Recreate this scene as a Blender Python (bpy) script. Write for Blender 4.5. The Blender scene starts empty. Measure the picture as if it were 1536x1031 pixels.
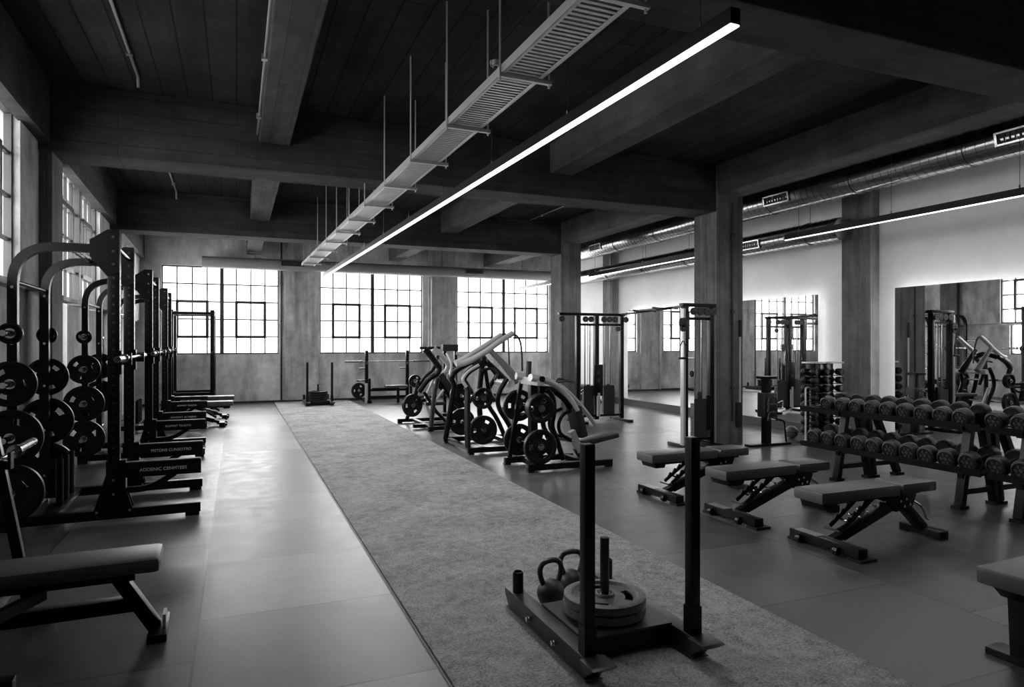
import bpy, bmesh, math, random
from mathutils import Vector as V, Matrix as M
random.seed(7)
C = bpy.context.scene.collection
PI = math.pi
ORD = ['', 'first', 'second', 'third', 'fourth', 'fifth', 'sixth', 'seventh', 'eighth', 'ninth', 'tenth', 'eleventh', 'twelfth']

# ------------------------------------------------------------------ materials
def mat(name, col, rough=.5, metal=0., spec=.5, bump=0, bscale=60, var=0, vscale=3, streak=None, emit=0):
    m = bpy.data.materials.new(name); m.use_nodes = True
    nt = m.node_tree; N = nt.nodes; L = nt.links
    b = N['Principled BSDF']
    b.inputs['Base Color'].default_value = (col, col, col, 1)
    b.inputs['Roughness'].default_value = rough
    b.inputs['Metallic'].default_value = metal
    b.inputs['Specular IOR Level'].default_value = spec
    if emit:
        b.inputs['Emission Color'].default_value = (1, 1, 1, 1)
        b.inputs['Emission Strength'].default_value = emit
    if var or bump or streak:
        g = N.new('ShaderNodeNewGeometry')
    if var:
        n = N.new('ShaderNodeTexNoise'); n.inputs['Scale'].default_value = vscale
        n.inputs['Detail'].default_value = 8; n.inputs['Roughness'].default_value = .65
        L.new(g.outputs['Position'], n.inputs['Vector'])
        r = N.new('ShaderNodeMapRange')
        r.inputs['From Min'].default_value = .3; r.inputs['From Max'].default_value = .7
        r.inputs['To Min'].default_value = col * (1 - var); r.inputs['To Max'].default_value = col * (1 + var)
        L.new(n.outputs['Fac'], r.inputs['Value'])
        out = r.outputs['Result']
        if streak:                       # board marks and stains of cast concrete
            mp = N.new('ShaderNodeMapping'); mp.inputs['Scale'].default_value = streak
            L.new(g.outputs['Position'], mp.inputs['Vector'])
            n2 = N.new('ShaderNodeTexNoise'); n2.inputs['Scale'].default_value = 1
            n2.inputs['Detail'].default_value = 5; n2.inputs['Roughness'].default_value = .7
            L.new(mp.outputs['Vector'], n2.inputs['Vector'])
            r2 = N.new('ShaderNodeMapRange')
            r2.inputs['From Min'].default_value = .32; r2.inputs['From Max'].default_value = .55
            r2.inputs['To Min'].default_value = .55; r2.inputs['To Max'].default_value = 1.1
            L.new(n2.outputs['Fac'], r2.inputs['Value'])
            mu = N.new('ShaderNodeMath'); mu.operation = 'MULTIPLY'
            L.new(out, mu.inputs[0]); L.new(r2.outputs['Result'], mu.inputs[1]); out = mu.outputs[0]
        cc = N.new('ShaderNodeCombineColor')
        for k in range(3): L.new(out, cc.inputs[k])
        L.new(cc.outputs['Color'], b.inputs['Base Color'])
    if bump:
        n3 = N.new('ShaderNodeTexNoise'); n3.inputs['Scale'].default_value = bscale
        n3.inputs['Detail'].default_value = 6
        L.new(g.outputs['Position'], n3.inputs['Vector'])
        bp = N.new('ShaderNodeBump'); bp.inputs['Strength'].default_value = bump; bp.inputs['Distance'].default_value = .02
        L.new(n3.outputs['Fac'], bp.inputs['Height']); L.new(bp.outputs['Normal'], b.inputs['Normal'])
    return m

def add_boards(m, along, width, depth=.45, length=5.12, size=.006):
    """dark joints of the shuttering boards, running along X or Y (or up Z) of the place"""
    nt = m.node_tree; N = nt.nodes; L = nt.links; b = N['Principled BSDF']
    src = b.inputs['Base Color'].links[0].from_socket
    g = N.new('ShaderNodeNewGeometry'); sp = N.new('ShaderNodeSeparateXYZ'); L.new(g.outputs['Position'], sp.inputs[0])
    cb = N.new('ShaderNodeCombineXYZ')
    a, c = {'Y': ('Y', 'X'), 'X': ('X', 'Z'), 'Z': ('Z', 'X')}[along]
    L.new(sp.outputs[a], cb.inputs[0])
    if along == 'Z':
        ad = N.new('ShaderNodeMath'); L.new(sp.outputs['X'], ad.inputs[0]); L.new(sp.outputs['Y'], ad.inputs[1]); L.new(ad.outputs[0], cb.inputs[1])
    else:
        L.new(sp.outputs[c], cb.inputs[1])
    t = N.new('ShaderNodeTexBrick'); t.offset = .37; t.offset_frequency = 2
    t.inputs['Color1'].default_value = (1, 1, 1, 1); t.inputs['Color2'].default_value = (.72, .72, .72, 1); t.inputs['Mortar'].default_value = (depth, depth, depth, 1)
    t.inputs['Scale'].default_value = 1; t.inputs['Mortar Size'].default_value = size; t.inputs['Mortar Smooth'].default_value = .3
    t.inputs['Brick Width'].default_value = length; t.inputs['Row Height'].default_value = width
    L.new(cb.outputs[0], t.inputs['Vector'])
    mx = N.new('ShaderNodeMix'); mx.data_type = 'RGBA'; mx.blend_type = 'MULTIPLY'; mx.inputs['Factor'].default_value = 1
    L.new(src, mx.inputs[6]); L.new(t.outputs['Color'], mx.inputs[7]); L.new(mx.outputs[2], b.inputs['Base Color'])
    return m

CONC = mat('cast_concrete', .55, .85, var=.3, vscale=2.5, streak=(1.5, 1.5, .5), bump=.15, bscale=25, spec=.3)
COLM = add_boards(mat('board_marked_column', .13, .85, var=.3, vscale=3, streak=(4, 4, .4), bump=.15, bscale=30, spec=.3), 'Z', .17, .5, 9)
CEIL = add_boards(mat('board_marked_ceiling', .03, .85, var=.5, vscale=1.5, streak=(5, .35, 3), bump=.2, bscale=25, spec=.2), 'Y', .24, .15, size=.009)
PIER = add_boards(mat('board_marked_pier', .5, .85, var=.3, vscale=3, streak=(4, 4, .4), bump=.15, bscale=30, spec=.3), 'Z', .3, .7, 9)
KBI = mat('dark_cast_iron', .025, .45, var=.4, vscale=40, bump=.1, bscale=150)
MARK = mat('worn_rubber_mark', .035, .4)
SLEDM = mat('lit_black_paint', .018, .42, var=.4, vscale=9)  # mottled black made paler, overhead light on the sled put into its colour
MATT = mat('matt_black_vinyl', .015, .5)
MIDG = mat('mid_grey_paint', .16, .4)
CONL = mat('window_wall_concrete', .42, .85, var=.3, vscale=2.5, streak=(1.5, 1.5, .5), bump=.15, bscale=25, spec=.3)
RIB = add_boards(mat('ceiling_rib_concrete', .085, .85, var=.35, vscale=2, streak=(3, .4, 3), bump=.2, bscale=25, spec=.2), 'Y', .17, .6, 2.3)  # paler than the slab: light on the undersides put into the colour
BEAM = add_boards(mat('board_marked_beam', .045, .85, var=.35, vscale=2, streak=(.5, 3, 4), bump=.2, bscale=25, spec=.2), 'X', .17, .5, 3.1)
PLASTER = mat('white_plaster', .8, .8, var=.06, vscale=2, bump=.05)
BLACK = mat('black_powder_coat', .004, .34, spec=.22)
BLACK2 = mat('black_gloss_paint', .005, .22, spec=.5)
RUB = mat('black_rubber', .006, .4, spec=.28, bump=.05, bscale=200)
RUB2 = mat('grey_worn_rubber', .1, .5, var=.3, vscale=30)
VINYL = mat('black_vinyl', .06, .4, spec=.6, bump=.06, bscale=120)
STEEL = mat('chromed_steel', .72, .16, 1)
GREYM = mat('silver_grey_paint', .55, .35, .3)
GALV = mat('galvanised_sheet', .4, .2, 1)
DULL = mat('dull_sheet_steel', .3, .5, .3)
TRAYM = mat('galvanised_tray', .55, .42, .85)
IRON = mat('cast_iron', .085, .48, var=.4, vscale=40, bump=.1, bscale=150)
FRAME = mat('window_steel', .03, .5)
LED = mat('led_diffuser', .9, .5, emit=52)
GLOW = mat('led_tape', .9, .5, emit=40)
INK = mat('pale_lettering', .7, .5)
DARK = mat('dark_plastic', .015, .5)
CARDB = mat('white_label', .6, .6)
OUTW = mat('outdoor_render', .42, .9, var=.1)
OUTD = mat('outdoor_dark', .2, .9)
PAVE = mat('outdoor_paving', .45, .9, var=.2, vscale=.5)

def mirror_mat():
    m = bpy.data.materials.new('silvered_glass'); m.use_nodes = True
    b = m.node_tree.nodes['Principled BSDF']
    b.inputs['Base Color'].default_value = (.92, .92, .92, 1); b.inputs['Metallic'].default_value = 1; b.inputs['Roughness'].default_value = .004
    return m
MIRR = mirror_mat()

def glass_mat():
    m = bpy.data.materials.new('window_glass'); m.use_nodes = True
    nt = m.node_tree; N = nt.nodes; N.clear()
    o = N.new('ShaderNodeOutputMaterial'); t = N.new('ShaderNodeBsdfTransparent'); g = N.new('ShaderNodeBsdfGlossy'); x = N.new('ShaderNodeMixShader')
    t.inputs[0].default_value = (.96, .96, .96, 1); g.inputs['Roughness'].default_value = .05
    x.inputs[0].default_value = .06
    nt.links.new(t.outputs[0], x.inputs[1]); nt.links.new(g.outputs[0], x.inputs[2]); nt.links.new(x.outputs[0], o.inputs[0])
    return m
GLASS = glass_mat()

def floor_mat(nm, ca, cb, ra, rb):
    m = bpy.data.materials.new(nm); m.use_nodes = True
    nt = m.node_tree; N = nt.nodes; L = nt.links; b = N['Principled BSDF']
    uv = N.new('ShaderNodeUVMap'); uv.uv_map = 'tiles'
    t = N.new('ShaderNodeTexBrick'); t.offset = .5; t.offset_frequency = 2
    t.inputs['Color1'].default_value = (ca, ca, ca, 1); t.inputs['Color2'].default_value = (cb, cb, cb, 1); t.inputs['Mortar'].default_value = (.012, .012, .012, 1)
    t.inputs['Scale'].default_value = 1; t.inputs['Mortar Size'].default_value = .007; t.inputs['Mortar Smooth'].default_value = .1
    t.inputs['Brick Width'].default_value = 1; t.inputs['Row Height'].default_value = 1.05
    L.new(uv.outputs[0], t.inputs['Vector'])
    g = N.new('ShaderNodeNewGeometry')
    n = N.new('ShaderNodeTexNoise'); n.inputs['Scale'].default_value = 5; n.inputs['Detail'].default_value = 9; n.inputs['Roughness'].default_value = .7
    L.new(g.outputs['Position'], n.inputs['Vector'])
    r = N.new('ShaderNodeMapRange'); r.inputs['From Min'].default_value = .3; r.inputs['From Max'].default_value = .7
    r.inputs['To Min'].default_value = .72; r.inputs['To Max'].default_value = 1.28
    nf = N.new('ShaderNodeTexNoise'); nf.inputs['Scale'].default_value = 110; nf.inputs['Detail'].default_value = 2; L.new(g.outputs['Position'], nf.inputs['Vector'])
    na = N.new('ShaderNodeMath'); na.operation = 'MULTIPLY_ADD'; na.inputs[1].default_value = .9; L.new(nf.outputs['Fac'], na.inputs[0])
    nb = N.new('ShaderNodeMath'); nb.operation = 'SUBTRACT'; nb.inputs[1].default_value = .45; L.new(n.outputs['Fac'], nb.inputs[0]); L.new(nb.outputs[0], na.inputs[2])
    L.new(na.outputs[0], r.inputs['Value'])
    mx = N.new('ShaderNodeMix'); mx.data_type = 'RGBA'; mx.blend_type = 'MULTIPLY'; mx.inputs['Factor'].default_value = 1
    L.new(t.outputs['Color'], mx.inputs[6]); L.new(r.outputs['Result'], mx.inputs[7]); L.new(mx.outputs[2], b.inputs['Base Color'])
    r2 = N.new('ShaderNodeMapRange'); r2.inputs['From Min'].default_value = .3; r2.inputs['From Max'].default_value = .7
    r2.inputs['To Min'].default_value = ra; r2.inputs['To Max'].default_value = rb
    L.new(n.outputs['Fac'], r2.inputs['Value']); L.new(r2.outputs['Result'], b.inputs['Roughness'])
    b.inputs['Specular IOR Level'].default_value = .5
    n2 = N.new('ShaderNodeTexNoise'); n2.inputs['Scale'].default_value = 160; n2.inputs['Detail'].default_value = 3
    L.new(g.outputs['Position'], n2.inputs['Vector'])
    ad = N.new('ShaderNodeMath'); ad.operation = 'MULTIPLY_ADD'; ad.inputs[1].default_value = .12
    L.new(n2.outputs['Fac'], ad.inputs[0]); L.new(t.outputs['Fac'], ad.inputs[2])
    bp = N.new('ShaderNodeBump'); bp.inputs['Strength'].default_value = .12; bp.inputs['Distance'].default_value = .004; bp.invert = True
    L.new(ad.outputs[0], bp.inputs['Height']); L.new(bp.outputs['Normal'], b.inputs['Normal'])
    return m

def turf_mat():
    m = bpy.data.materials.new('grey_turf'); m.use_nodes = True
    nt = m.node_tree; N = nt.nodes; L = nt.links; b = N['Principled BSDF']
    g = N.new('ShaderNodeNewGeometry')
    def noise(s, d, r=.6):
        n = N.new('ShaderNodeTexNoise'); n.inputs['Scale'].default_value = s; n.inputs['Detail'].default_value = d; n.inputs['Roughness'].default_value = r
        L.new(g.outputs['Position'], n.inputs['Vector']); return n
    a, c, d = noise(75, 4, .8), noise(2.2, 5), noise(14, 4, .7)
    s = N.new('ShaderNodeMath'); s.operation = 'MULTIPLY_ADD'; s.inputs[1].default_value = 1.0
    cw = N.new('ShaderNodeMath'); cw.operation = 'MULTIPLY_ADD'; cw.inputs[1].default_value = .4; cw.inputs[2].default_value = .25
    L.new(c.outputs['Fac'], cw.inputs[0]); L.new(a.outputs['Fac'], s.inputs[0]); L.new(cw.outputs[0], s.inputs[2])
    s2 = N.new('ShaderNodeMath'); s2.operation = 'MULTIPLY_ADD'; s2.inputs[1].default_value = .5
    L.new(d.outputs['Fac'], s2.inputs[0]); L.new(s.outputs[0], s2.inputs[2])
    r = N.new('ShaderNodeMapRange'); r.inputs['From Min'].default_value = .95; r.inputs['From Max'].default_value = 1.45
    r.inputs['To Min'].default_value = .05; r.inputs['To Max'].default_value = .68
    L.new(s2.outputs[0], r.inputs['Value'])
    cc = N.new('ShaderNodeCombineColor')
    for k in range(3): L.new(r.outputs['Result'], cc.inputs[k])
    L.new(cc.outputs[0], b.inputs['Base Color'])
    b.inputs['Roughness'].default_value = .8; b.inputs['Specular IOR Level'].default_value = .25
    bp = N.new('ShaderNodeBump'); bp.inputs['Strength'].default_value = .9; bp.inputs['Distance'].default_value = .02
    L.new(a.outputs['Fac'], bp.inputs['Height']); L.new(bp.outputs['Normal'], b.inputs['Normal'])
    return m

# ------------------------------------------------------------------ mesh helpers
def fil(pts, rad, n=5):
    """round the corners of a path"""
    P = [V(p) for p in pts]; out = [P[0]]
    for i in range(1, len(P) - 1):
        a, b, c = P[i - 1], P[i], P[i + 1]
        d1, d2 = (a - b), (c - b)
        r = min(rad, d1.length * .48, d2.length * .48)
        p0, p2 = b + d1.normalized() * r, b + d2.normalized() * r
        for k in range(n + 1):
            t = k / n
            out.append(p0 * (1 - t) ** 2 + b * 2 * t * (1 - t) + p2 * t ** 2)
    out.append(P[-1]); return out

class MB:
    def __init__(s): s.bm = bmesh.new(); s.mi = 0
    def _new(s, k0):
        s.bm.faces.ensure_lookup_table()
        for f in s.bm.faces[k0:]: f.material_index = s.mi
    def box(s, c, size, rot=None, bev=0):
        m = M.Translation(V(c))
        if rot is not None: m = m @ rot
        b2 = bmesh.new()
        bmesh.ops.create_cube(b2, size=1, matrix=M.Diagonal((*size, 1)))
        if bev: bmesh.ops.bevel(b2, geom=list(b2.edges), offset=bev, segments=2, affect='EDGES', profile=.6)
        b2.transform(m); s._merge(b2); return s
    def _merge(s, b2):
        me = bpy.data.meshes.new('tmp'); b2.to_mesh(me); b2.free()
        k0 = len(s.bm.faces); s.bm.from_mesh(me); bpy.data.meshes.remove(me); s._new(k0)
    def rng(s, x0, x1, y0, y1, z0, z1, bev=0):
        return s.box(((x0 + x1) / 2, (y0 + y1) / 2, (z0 + z1) / 2), (x1 - x0, y1 - y0, z1 - z0), None, bev)
    def bar(s, p, q, w, h, bev=0, up=(0, 0, 1)):
        p, q = V(p), V(q); x = (q - p); ln = x.length; x.normalize()
        u = V(up)
        if abs(x.dot(u)) > .98: u = V((0, 1, 0))
        y = u.cross(x).normalized(); z = x.cross(y)
        return s.box((p + q) / 2, (ln, w, h), M((x, y, z)).transposed().to_4x4(), bev)
    def tube(s, pts, r, seg=10, sq=False, radii=None, closed=False, flat=1.):
        P = [V(p) for p in pts]; n = len(P); bm = s.bm; k0 = len(bm.faces)
        if sq: seg = 4
        T = []
        for i in range(n):
            a = P[(i - 1) % n] if (i or closed) else P[0]; b = P[(i + 1) % n] if (i < n - 1 or closed) else P[-1]
            T.append((b - a).normalized())
        u = V((0, 1, 0)) if abs(T[0].y) < .9 else V((0, 0, 1))
        u = (u - T[0] * u.dot(T[0])).normalized(); rings = []
        for i in range(n):
            u = (u - T[i] * u.dot(T[i])).normalized(); w = T[i].cross(u)
            rr = radii[i] if radii else r
            if sq: rr = rr * 1.4142
            ring = []
            for k in range(seg):
                a = 2 * PI * k / seg + (PI / 4 if sq else 0)
                ring.append(bm.verts.new(P[i] + u * (rr * math.cos(a)) + w * (rr * flat * math.sin(a))))
            rings.append(ring)
        for i in range(n if closed else n - 1):
            A, B = rings[i], rings[(i + 1) % n]
            for k in range(seg):
                bm.faces.new((A[k], A[(k + 1) % seg], B[(k + 1) % seg], B[k]))
        if not closed:
            bm.faces.new(list(reversed(rings[0]))); bm.faces.new(rings[-1])
        s._new(k0); return s
    def cyl(s, p, q, r, seg=16): return s.tube([p, q], r, seg)
    def lathe(s, prof, o=(0, 0, 0), axis='z', seg=24, closed=False):
        """prof: (radius, height) pairs, turned about the axis through o"""
        bm = s.bm; k0 = len(bm.faces); o = V(o); rings = []
        def pt(r, h, a):
            c, d = r * math.cos(a), r * math.sin(a)
            return o + (V((c, d, h)) if axis == 'z' else V((c, h, d)) if axis == 'y' else V((h, c, d)))
        for r, h in prof:
            rings.append([bm.verts.new(pt(r, h, 0))] if r < 1e-6 else [bm.verts.new(pt(r, h, 2 * PI * k / seg)) for k in range(seg)])
        rr = rings + ([rings[0]] if closed else [])
        for A, B in zip(rr, rr[1:]):
            for k in range(seg):
                j = (k + 1) % seg
                if len(A) == 1 and len(B) > 1: bm.faces.new((A[0], B[j], B[k]))
                elif len(B) == 1 and len(A) > 1: bm.faces.new((A[k], A[j], B[0]))
                elif len(A) > 1: bm.faces.new((A[k], A[j], B[j], B[k]))
        s._new(k0); return s
    def prism(s, pts, axis, a, b, bev=0):
        """pts: polygon in the two other axes; extruded from a to b along the axis"""
        b2 = bmesh.new()
        def pt(p, h): return {'y': V((p[0], h, p[1])), 'x': V((h, p[0], p[1])), 'z': V((p[0], p[1], h))}[axis]
        A = [b2.verts.new(pt(p, a)) for p in pts]; B = [b2.verts.new(pt(p, b)) for p in pts]
        n = len(pts); b2.faces.new(A); b2.faces.new(list(reversed(B)))
        for k in range(n): b2.faces.new((A[k], B[k], B[(k + 1) % n], A[(k + 1) % n]))
        bmesh.ops.recalc_face_normals(b2, faces=list(b2.faces))
        if bev: bmesh.ops.bevel(b2, geom=list(b2.edges), offset=bev, segments=2, affect='EDGES', profile=.6)
        s._merge(b2); return s
    def obj(s, name, mats, parent=None, smooth=True, loc=None):
        bmesh.ops.recalc_face_normals(s.bm, faces=list(s.bm.faces))
        me = bpy.data.meshes.new(name); s.bm.to_mesh(me); s.bm.free()
        for m in (mats if isinstance(mats, (list, tuple)) else [mats]): me.materials.append(m)
        if smooth:
            for p in me.polygons: p.use_smooth = True
            me.set_sharp_from_angle(angle=math.radians(38))
        o = bpy.data.objects.new(name, me); C.objects.link(o)
        if parent: o.parent = parent
        if loc: o.location = loc
        return o

def tag(o, label, cat, group=None, kind=None):
    o['label'] = label; o['category'] = cat
    if group: o['group'] = group
    if kind: o['kind'] = kind
    return o
def thing(name, label, cat, loc=(0, 0, 0), rz=0, group=None):
    o = bpy.data.objects.new(name, None); C.objects.link(o); o.empty_display_size = .1
    o.location = loc; o.rotation_euler = (0, 0, rz)
    return tag(o, label, cat, group)
def struct(o): o['kind'] = 'structure'; return o
def dup(root, loc, rz=0, label=None, group=None, rot=None, cat=None):
    def cp(o, par):
        c = o.copy(); C.objects.link(c)
        if par: c.parent = par
        for k in list(o.children): cp(k, c)
        return c
    r = cp(root, None); r.location = loc; r.rotation_euler = rot or (0, 0, rz)
    if label: r['label'] = label
    if group: r['group'] = group
    if cat: r['category'] = cat
    return r

# ------------------------------------------------------------------ the room
TOP, BK = 4.15, 18.2            # underside of the slab, inner face of the far wall
SK = .029                       # the window wall runs slightly askew
LROT = math.atan(SK)
def lw(y, n=0): return (-1.61 - SK * y + n, y + SK * n)    # point at y along the window wall, n into the room

mb = MB(); bm = mb.bm; uvl = bm.loops.layers.uv.new('tiles')
for x0, x1, off in ((-3.2, -.19, .86), (-.19, .87, .86), (.87, 2.74, .86), (2.74, 9.1, 2.73 - 1.05)):
    vs = [bm.verts.new(p) for p in ((x0, -4.2, 0), (x1, -4.2, 0), (x1, BK + .1, 0), (x0, BK + .1, 0))]
    f = bm.faces.new(vs); f.material_index = 1 if x0 == -.19 else 0
    for lp in f.loops: lp[uvl].uv = (lp.vert.co.y + 20, lp.vert.co.x - off + 10.5)
FLOOR = [floor_mat('rubber_floor_tiles', .04, .1, .29, .44), floor_mat('paler_rubber_floor_tiles', .06, .24, .32, .46)]
struct(mb.obj('floor', FLOOR, smooth=False))
mb = MB(); mb.rng(.876, 2.734, -4, BK - .02, .0005, .012)
tag(mb.obj('turf_lane', turf_mat(), smooth=False), 'long grey artificial turf lane running from the camera to the far windows', 'turf')
for n, x in enumerate((.865, 2.735), 11): struct(MB().rng(x - .004, x + .014, -4, BK - .02, .0005, .003).obj('trim_%d' % n, DARK, smooth=False))  # dark strips drawn for the gap shadow along both turf edges
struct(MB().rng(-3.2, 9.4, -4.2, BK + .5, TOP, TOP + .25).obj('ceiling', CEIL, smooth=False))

# far wall with its three steel windows
W = [(-1.68, 1.0), (2.02, 4.78), (5.79, 8.65)]; Z0, Z1 = 1.23, 3.41
mb = MB(); mb.rng(-3, 9.2, BK, BK + .3, 0, Z0); mb.rng(-3, 9.2, BK, BK + .3, Z1, TOP)
xs = [-3] + [v for w in W for v in w] + [9.2]
for k in range(0, len(xs), 2): mb.rng(xs[k], xs[k + 1], BK, BK + .3, Z0, Z1)
struct(mb.obj('wall_back', CONC, smooth=False))
for n, (a, b) in enumerate(((1.14, 1.98), (4.92, 5.7)), 1):
    mb = MB(); mb.rng(a, b, BK - .09, BK, 0, TOP, .012); struct(mb.obj('trim_%d' % n, PIER, smooth=False))
struct(MB().rng(-2.2, 8.9, BK - .11, BK + .01, 0, .05).obj('baseboard_back', DARK, smooth=False))

def window(name, w, h, cols, rows, loc, rz, sashes=True, thick=True):
    """steel multi-pane window; x along its width, the glass at y = 0, room on the -y side"""
    root = bpy.data.objects.new(name, None); C.objects.link(root); root.location = loc; root.rotation_euler = (0, 0, rz); struct(root)
    mb = MB(); t = .03
    for x in (0, w): mb.rng(x - .03 if x else 0, x if x else .03, -.03, .03, 0, h)
    for z in (0, h): mb.rng(0, w, -.03, .03, z - .035 if z else 0, z if z else .035)
    for i in range(1, cols):
        x = w * i / cols
        if thick and i * 2 == cols: mb.rng(x - .045, x + .045, -.05, .05, 0, h)
        else: mb.rng(x - t / 2, x + t / 2, -.018, .018, .03, h - .03)
    for j in range(1, rows): mb.rng(.03, w - .03, -.016, .016, h * j / rows - t / 2, h * j / rows + t / 2)
    mb.obj('window_frame', FRAME, root, smooth=False)
    MB().rng(.01, w - .01, -.003, .003, .01, h - .01).obj('pane', GLASS, root, smooth=False)
    if sashes:
        for c0 in ((1, 3), (cols - 3, cols - 1)):
            a, b = w * c0[0] / cols, w * c0[1] / cols; z0, z1 = h / rows, h * 3 / rows
            mb = MB()
            for x in (a, b): mb.rng(x - .032, x + .032, -.035, .03, z0 - .03, z1 + .03)
            for z in (z0, z1): mb.rng(a, b, -.035, .03, z - .032, z + .032)
            mb.obj('opening_sash', FRAME, root, smooth=False)
    return root
def portal(w, h, loc, rot):
    l = bpy.data.lights.new('window_portal', 'AREA'); l.shape = 'RECTANGLE'; l.size = w; l.size_y = h; l.cycles.is_portal = True
    o = bpy.data.objects.new('window_portal', l); C.objects.link(o); o.location = loc; o.rotation_euler = rot
for n, (a, b) in enumerate(W, 1):
    window('window_%d' % n, b - a, Z1 - Z0, 8, 5, (a, BK + .1, Z0), 0)
    portal(b - a, Z1 - Z0, ((a + b) / 2, BK + .32, (Z0 + Z1) / 2), (-PI / 2, 0, 0))

# window wall on the left, built along its own line
S0, S1 = 2.05, 3.61
WL = [(4.45, 7.36), (9.18, 12.06), (14.3, 17.2)]; SL = [(10.02, 10.34), (11.5, 11.9)]
def lobj(mb, name, m, **k):
    o = mb.obj(name, m, smooth=False, **k); o.location = (-1.61, 0, 0); o.rotation_euler = (0, 0, LROT); return struct(o)
mb = MB(); mb.rng(-.35, -.14, -4.2, BK + .2, 0, 1.2); mb.rng(-.35, 0, -4.2, BK + .2, S1, TOP); lobj(MB().rng(-.02, .1, -4.2, BK, 3.53, TOP), 'trim_13', BEAM)  # lintel's shaded inner face is put in as darker concrete
ys = [-4.2] + [v for w in SL for v in w] + [BK + .2]
for k in range(0, len(ys), 2): mb.rng(-.35, -.14, ys[k], ys[k + 1], 1.2, S0)
ys = [-4.2] + [v for w in WL for v in w] + [BK + .2]
for k in range(0, len(ys), 2): mb.rng(-.35, 0, ys[k], ys[k + 1], S0, S1)
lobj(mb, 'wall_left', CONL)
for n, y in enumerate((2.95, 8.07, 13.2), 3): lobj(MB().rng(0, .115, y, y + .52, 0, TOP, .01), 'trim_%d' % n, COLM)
for n, (a, b) in enumerate(WL + SL, 4):
    big = n < 7; z0, z1 = (S0, S1) if big else (1.2, S0)
    x, y = lw(a, -.09 if big else -.24)
    window('window_%d' % n, b - a, z1 - z0, 8 if big else 1, 4 if big else 1, (x, y, z0), PI / 2 + LROT, big, big)
    if big:
        x, y = lw((a + b) / 2, -.4)
        portal(b - a, z1 - z0, (x, y, (z0 + z1) / 2), (PI / 2, 0, -PI / 2 + LROT))
mb = MB()
for a, b in WL: mb.rng(-.09, .03, a - .05, b + .05, S0 - .05, S0)
lobj(mb, 'trim_6', CONC)

# right wall of white plaster and two dark piers, and the end wall behind the camera
RX = 8.9
struct(MB().rng(RX, RX + .3, -4.2, BK + .3, 0, TOP).obj('wall_right', PLASTER, smooth=False))
struct(MB().rng(-3, 9.2, -4.4, -4.1, 0, TOP).obj('wall_front', BEAM, smooth=False))
for n, (a, b) in enumerate(((7.22, 7.74), (14.64, 15.12)), 7):
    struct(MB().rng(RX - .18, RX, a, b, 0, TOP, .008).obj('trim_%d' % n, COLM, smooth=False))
struct(MB().rng(RX - .14, RX, 7.76, 14.6, 0, .15).obj('baseboard_right', DARK, smooth=False))

# beams and columns
for y0, y1 in ((-2.1, -1.65), (3.05, 3.48), (8.03, 8.58), (13.15, 13.66)):
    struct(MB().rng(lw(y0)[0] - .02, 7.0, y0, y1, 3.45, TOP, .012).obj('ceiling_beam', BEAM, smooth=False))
YS = [(-4.1, -2.1), (-1.65, 3.05), (3.48, 8.03), (8.58, 13.15), (13.66, BK)]
for x0, x1, z in ((.23, .56, 3.75), (3.83, 4.17, 3.75), (6.57, 7.0, 3.7)):
    for y0, y1 in YS:
        s = -.012 * (y0 - 5) if x0 < 1 else 0
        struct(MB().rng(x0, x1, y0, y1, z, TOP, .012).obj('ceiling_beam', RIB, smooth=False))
for y0 in (8.03, 13.15):
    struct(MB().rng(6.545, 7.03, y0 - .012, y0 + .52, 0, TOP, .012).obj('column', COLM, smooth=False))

# ------------------------------------------------------------------ mirrors with light behind them
def mirror(y0, y1, z0, z1, label):
    t = thing('wall_mirror', label, 'mirror', (RX, 0, 0), 0, None)
    MB().rng(-.135, -.125, y0, y1, z0, z1).obj('mirror_glass', MIRR, t, smooth=False)
    MB().rng(-.125, -.112, y0 + .03, y1 - .03, z0 + .02, z1 - .03).obj('backing_board', DARK, t, smooth=False)
    for nm, a in (('light_strip', (y0 + .05, y1 - .05, z1 - .06, z1 - .045)), ('light_strip', (y0 + .05, y0 + .065, z0 + .2, z1 - .06)), ('light_strip', (y1 - .065, y1 - .05, z0 + .2, z1 - .06))):
        MB().rng(-.11, -.085, *a).obj(nm, GLOW, t, smooth=False)
    mb = MB()
    for y in (y0 + .6, (y0 + y1) / 2, y1 - .6):
        for z in (z0 + .3, z1 - .3): mb.rng(-.112, 0, y - .03, y + .03, z - .03, z + .03)
    mb.obj('wall_bracket', DARK, t, smooth=False)
mirror(8.24, 14.0, .16, 2.3, 'long backlit wall mirror behind the cable crossover station')
mirror(2.6, 6.86, .16, 2.3, 'backlit wall mirror above the dumbbell rack')

# ------------------------------------------------------------------ ceiling services
def led(p, q, label, group=None, w=.026):
    p, q = V(p), V(q); d = (q - p); ln = d.length; ang = math.atan2(d.y, d.x) - PI / 2
    t = thing('linear_light', label, 'ceiling light', (p.x, p.y, p.z), ang, group)
    MB().rng(-w - .004, w + .004, 0, ln, .006, .085, .003).obj('housing', BLACK, t, smooth=False)
    MB().rng(-w, w, .004, ln - .004, 0, .0065).obj('diffuser', LED, t, smooth=False)
    n = max(2, round(ln / 1.35))
    for k in range(n):
        y = .25 + (ln - .5) * k / (n - 1)
        wy = p.y + y * d.y / ln; top = 3.45 if p.x < 6.9 and any(a - .03 < wy < c + .03 for a, c in ((3.05, 3.48), (8.03, 8.58), (13.15, 13.66))) else TOP
        wi = MB().cyl((0, y, .1), (0, y, top - p.z), .003, 6).obj('suspension_wire', STEEL, t)
        MB().cyl((0, y, .08), (0, y, .12), .009, 8).obj('wire_clamp', STEEL, wi)
led((2.175, 2.53, 3.0), (1.83, 15.65, 3.0), 'longest white linear ceiling light, running above the turf lane')
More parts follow.
